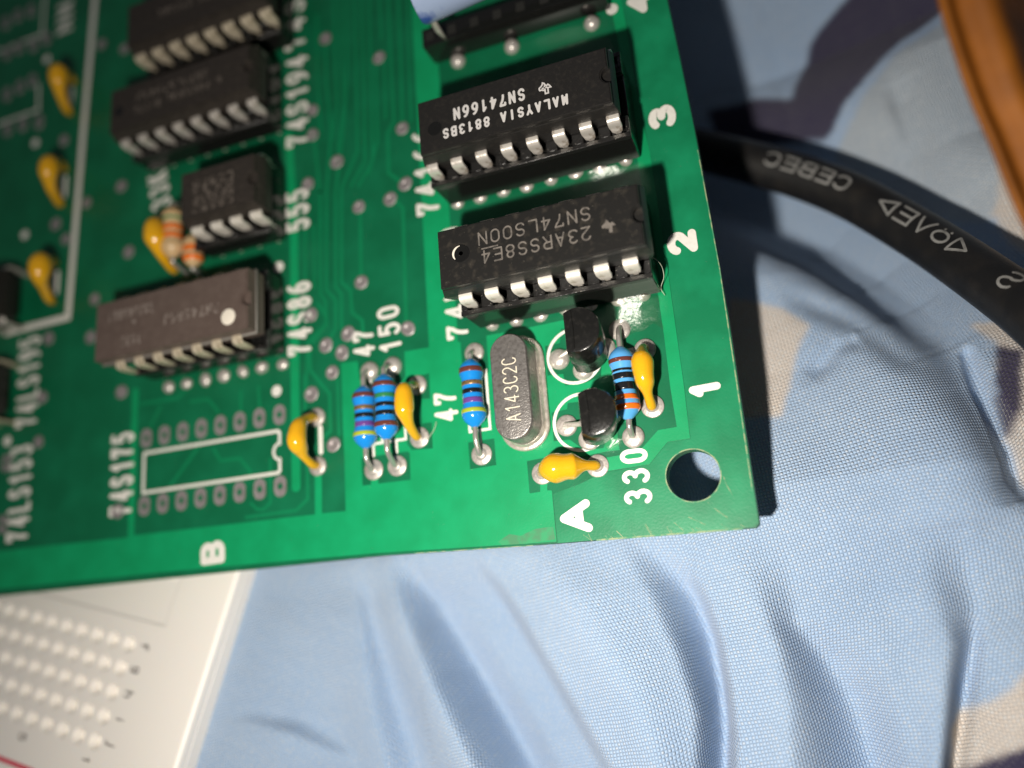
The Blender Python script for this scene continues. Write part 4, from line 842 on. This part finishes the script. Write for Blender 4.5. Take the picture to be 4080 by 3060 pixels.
# ------------------------------------------------------------------ transistors
def transistor(label, x, y, z0, z1, lean, leads):
    t = empty('transistor', (x, y, 0), label, 'transistor', 'black transistors')
    R = .215; fx = -.118
    def dee(sx, z, dx):
        a0 = math.degrees(math.acos(fx / R)); pts = EL(0, 0, R, R, -a0, a0, 26)
        pts = pts + [(fx, q) for q in np.linspace(pts[-1][1], pts[0][1], 6)[1:-1]]
        return [(p * sx + dx + lean[0] * (z - z0), q * sx + lean[1] * (z - z0), z) for p, q in pts]
    lv = [dee(.86, z0, 0), dee(.93, z0 + .012, 0), dee(.97, z0 + .18, 0), dee(1.0, z0 + .20, 0), dee(.97, z1 - .02, 0), dee(.93, z1 - .004, 0), dee(.88, z1, 0)]
    n = len(lv[0]); vs = sum(lv, []); fs = []
    for a in range(len(lv) - 1):
        for k in range(n): fs.append([a * n + k, a * n + (k + 1) % n, (a + 1) * n + (k + 1) % n, (a + 1) * n + k])
    fs.append(list(range(n))[::-1]); fs.append([(len(lv) - 1) * n + k for k in range(n)])
    mesh('body', vs, fs, 'transistor_black', t, angle=30)
    vs, fs = [], []; zz = z1 + .0005; ox = lean[0] * (z1 - z0); oy = lean[1] * (z1 - z0)
    stroke(vs, fs, [(-.045 + ox, -.170 + oy), (-.04 + ox, .0 + oy), (-.048 + ox, .170 + oy)], .020, zz, .012); mesh('mould_line', vs, fs, 'transistor_black', t)
    for (bx, by), (px, py) in leads:
        P = catmull([(bx, by, z0 + .05), (bx, by, z0 - .0), (bx * .5 + (px - x) * .5, by * .5 + (py - y) * .5, max(z0 * .6, .06)), (px - x, py - y, .045), (px - x, py - y, .0)], 5)
        vs, fs = sweep(P, [.025] * len(P), 8); mesh('lead', vs, fs, 'nickel_pin', t, smooth=True)
transistor('upper black transistor touching the chip socket', 3.41, .82, .085, .54, (.10, .20), [((-.05, .10), (3.12, .83)), ((-.02, -.12), (3.343, .686)), ((.05, 0), (3.57, .85))])
transistor('lower black transistor above the crosswise yellow capacitor', 3.43, .14, .12, .54, (.20, .06), [((-.12, .02), (3.13, .188)), ((-.04, -.12), (3.33, .03)), ((.05, 0), (3.556, .23))])

# ------------------------------------------------------------------ fibres of lint
def fibre(label, pts, r=.0035):
    P = catmull(pts, 6); vs, fs = sweep(P, [r] * len(P), 6); o = mesh('lint_fibre', vs, fs, 'fibre', None, smooth=True)
    o['label'] = label; o['category'] = 'fibre'
fibre('thin pale fibre beside the yellow capacitor pad, left of the printed 47', [(1.66, .22, .03), (1.73, .27, .03), (1.79, .34, .02), (1.82, .42, .015)])
fibre('curly fibre at the right end of the lettered chip socket', [(4.12, 1.55, .30), (4.20, 1.48, .22), (4.21, 1.38, .15), (4.16, 1.30, .08), (4.18, 1.24, .03)], .003)

# ------------------------------------------------------------------ breadboard
BM = Matrix(BB['M']).to_4x4(); BM.translation = Vector(BB['o'])
bb = empty('breadboard', (0, 0, 0), 'white plastic breadboard with square holes and grey letters under the circuit board', 'breadboard'); bb.matrix_world = BM
XL, XR, YB, YT, TH = -6.5, 1.17, -3.1, 3.2, .84
def bread_top():
    vs, fs = [], []; idx = {}
    def v(x, y, z=0.):
        k = (round(x, 4), round(y, 4), round(z, 4))
        if k not in idx: idx[k] = len(vs); vs.append((x, y, z))
        return idx[k]
    hs, dp = .100, .11
    xs = [XL + .05]
    cols_ = [-i * G for i in range(24, -1, -1)]
    for c in cols_: xs += [c - hs, c + hs]
    xs += [XR - .05]
    rows = [-4 * G, -3 * G, -2 * G, -G, 0.]
    ys = [-2.95]
    for c in rows: ys += [c - hs, c + hs]
    ys += [.27]
    cs = {round(c - hs, 4) for c in cols_}; rs = {round(c - hs, 4) for c in rows}
    for i in range(len(xs) - 1):
        for j in range(len(ys) - 1):
            x0, x1, y0, y1 = xs[i], xs[i + 1], ys[j], ys[j + 1]
            if round(x0, 4) in cs and round(y0, 4) in rs:
                cx, cy = (x0 + x1) / 2, (y0 + y1) / 2
                o4 = [(x1, y1), (x0, y1), (x0, y0), (x1, y0)]
                def ring(r, z): return [v(cx + r * math.cos(math.radians(45 + 30 * q)), cy + r * math.sin(math.radians(45 + 30 * q)), z) for q in range(12)]
                rg = [ring(.094, 0.), ring(.084, -.016), ring(.056, -.055), ring(.046, -dp)]
                for k in range(4):
                    k2 = (k + 1) % 4; fs.append([v(*o4[k]), v(*o4[k2])] + [rg[0][(3 * k + q) % 12] for q in (3, 2, 1, 0)])
                for a_, b_ in zip(rg[:-1], rg[1:]):
                    for k in range(12): fs.append([a_[k], a_[(k + 1) % 12], b_[(k + 1) % 12], b_[k]])
                fs.append(rg[-1])
            else: fs.append([v(x0, y0), v(x1, y0), v(x1, y1), v(x0, y1)])
    e0, e1, t0, t1 = XR - .05, XR, -2.95, YT - .02
    for (xa, za), (xb_, zb_) in (((e0, 0.), (XR - .028, -.004)), ((XR - .028, -.004), (XR - .008, -.02)), ((XR - .008, -.02), (XR, -.05)), ((XR, -.05), (XR, -.13))):
        fs.append([v(xa, t0, za), v(xb_, t0, zb_), v(xb_, t1, zb_), v(xa, t1, za)])
    fs.append([v(xs[-2], .27), v(xs[-1], .27), v(xs[-1], YT - .02), v(.42, YT - .02), v(.42, .27)])
    return vs, fs
vs, fs = bread_top()
o = mesh('hole_panel', vs, fs, 'breadboard_white', bb)
vs, fs = [], []
box(vs, fs, XL, XR + .006, YB, YT, -TH, -.125); bevelled('base', vs, fs, 'breadboard_white', bb, .006, 1)
vs, fs = [], []          # rim round the hole panel, the trench beside it, the next half
box(vs, fs, XL + .01, XR - .002, YB + .02, -2.952, -.1249, -.004)
bevelled('rim', vs, fs, 'breadboard_white', bb, .02, 2)
vs, fs = [], []; box(vs, fs, XL + .05, .404, .2705, .7495, -.1249, -.022); bevelled('trench_floor', vs, fs, 'breadboard_white', bb, .002, 1)
vs, fs = [], []; box(vs, fs, .405, .4195, .285, YT - .02, -.1249, -.003); box(vs, fs, XL + .05, .404, .75, YT - .02, -.1249, -.006); bevelled('upper_panel', vs, fs, 'breadboard_white', bb, .02, 2)
for k, ch in enumerate('fghij'): text('printed_letter', ch, (.18, -k * G + .06), -math.pi / 2, .13, .125, .017, 'print_grey', bb, z=.0008, thick=.001)
text('printed_letter', '1', (-.085, -1.175), -math.pi / 2, .10, .11, .016, 'print_grey', bb, z=.0008, thick=.001); text('printed_letter', '5', (-4 * G - .095, -1.175), -math.pi / 2, .12, .12, .016, 'print_grey', bb, z=.0008, thick=.001)
vs, fs = [], []; stroke(vs, fs, [(XL + .1, -1.50), (-.70, -1.49)], .05, .0008, .001); mesh('printed_line', vs, fs, 'print_red', bb)

# ------------------------------------------------------------------ cable
CR = .245
path = catmull(CABLE, 10)
EXT = 2.0; d0 = np.array(path[0]) - np.array(path[4]); d0 = d0 / np.linalg.norm(d0); path = [path[0] + d0 * EXT * k / 6 - np.array((0, 0, .12 * k / 6)) for k in range(6, 0, -1)] + path
t = empty('power_cable', tuple(path[0]), 'black rubber mains cable with grey lettering, curving out from under the circuit board', 'cable')
off = Vector(path[0]); P = [Vector(p) - off for p in path]
vs, fs = sweep(P, [CR] * len(P), 32); mesh('jacket', vs, fs, 'cable_rubber', t, smooth=True)
acc = [0.]
for i in range(1, len(P)): acc.append(acc[-1] + (P[i] - P[i - 1]).length)
camv = Vector(cam.matrix_world.translation) - off
def on_cable(s, w_, h):
    """point on the jacket: s along, w_ round the girth from the side that faces up and towards the viewer"""
    s = min(max(s, 0), acc[-1] - 1e-4); i = max(j for j in range(len(acc)) if acc[j] <= s); f = (s - acc[i]) / (acc[i + 1] - acc[i]); p = P[i].lerp(P[i + 1], f)
    tg = (P[min(i + 2, len(P) - 1)] - P[max(i - 1, 0)]).normalized(); n0 = Vector((-.10, -.25, 1)); n0 = (n0 - tg * n0.dot(tg)).normalized(); b = tg.cross(n0); a = w_ / CR
    return p + (n0 * math.cos(a) + b * math.sin(a)) * (CR + h)
def cable_text(s, s0, ln, ht, w0, wd=.025):
    vs, fs = [], []; n = len(s); adv = ln / n; gw = adv * .72; k = 0
    for i, ch in enumerate(s):
        for pts, cl in GL[ch]:
            pp = [(i * adv + x * gw, y * ht) for x, y in pts]; dn = []
            for a, b in zip(pp[:-1], pp[1:]):
                m_ = max(1, int(math.dist(a, b) / .03)); dn += [(a[0] + (b[0] - a[0]) * q / m_, a[1] + (b[1] - a[1]) * q / m_) for q in range(m_)]
            dn.append(pp[-1])
            if cl:
                a, b = pp[-1], pp[0]; m_ = max(1, int(math.dist(a, b) / .03)); dn += [(a[0] + (b[0] - a[0]) * q / m_, a[1] + (b[1] - a[1]) * q / m_) for q in range(1, m_ + 1)]
            for q, c2 in split_corners(dn, cl): stroke(vs, fs, q, wd, 0, .003 + .0004 * (k % 5), c2); k += 1
    vs = [on_cable(EXT + s0 - x, w0 - y, h) for x, y, h in vs]       # lettering runs back along the cable
    mesh('printed_text', vs, fs, 'cable_print', t)
CT = {'cebec': (1.92, 1.10, .15, .01), 'ove': (3.58, 1.30, .165, .02), 's': (4.25, .22, .20, .02)}
cable_text('CEBEC', CT['cebec'][0], CT['cebec'][1], CT['cebec'][2], CT['cebec'][3]); cable_text('<QVE>', CT['ove'][0], CT['ove'][1], CT['ove'][2], CT['ove'][3]); cable_text('S', CT['s'][0], CT['s'][1], CT['s'][2], CT['s'][3])

# ------------------------------------------------------------------ curved varnished rim at the right edge
P = [Vector(p) for p in catmull(RIM, 8)]; prof = [(1.5, -2.6), (.55, -1.2), (.13, -.3), (.005, -.05), (.012, -.012), (.04, .0), (.07, -.03), (.11, -.10), (.15, -.125), (.20, -.09), (.26, -.035), (.32, -.03), (.37, -.07), (.44, -.17), (.56, -.37), (.75, -.67), (1.1, -1.2), (1.7, -2.1), (1.8, -2.6)]
vs, fs = [], []; n = len(prof); base = P[0].copy()
for i, p in enumerate(P):
    tg = (P[min(i + 1, len(P) - 1)] - P[max(i - 1, 0)]).normalized(); ou = Vector((-tg.y, tg.x, 0)); ou = ou if ou.x > 0 else -ou; ou.normalize()
    for a, b in prof: vs.append(p - base + ou * a + Vector((0, 0, b)))
for i in range(len(P) - 1):
    for k in range(n - 1): fs.append([i * n + k, i * n + k + 1, (i + 1) * n + k + 1, (i + 1) * n + k])
for i in (0, len(P) - 1): fs.append([i * n + k for k in range(n)])
o = mesh('wooden_rim', vs, fs, 'varnished_wood', None, smooth=True); o.location = base
o['label'] = 'blurred orange-brown curved rim at the right edge, above the cable'; o['category'] = 'rim'
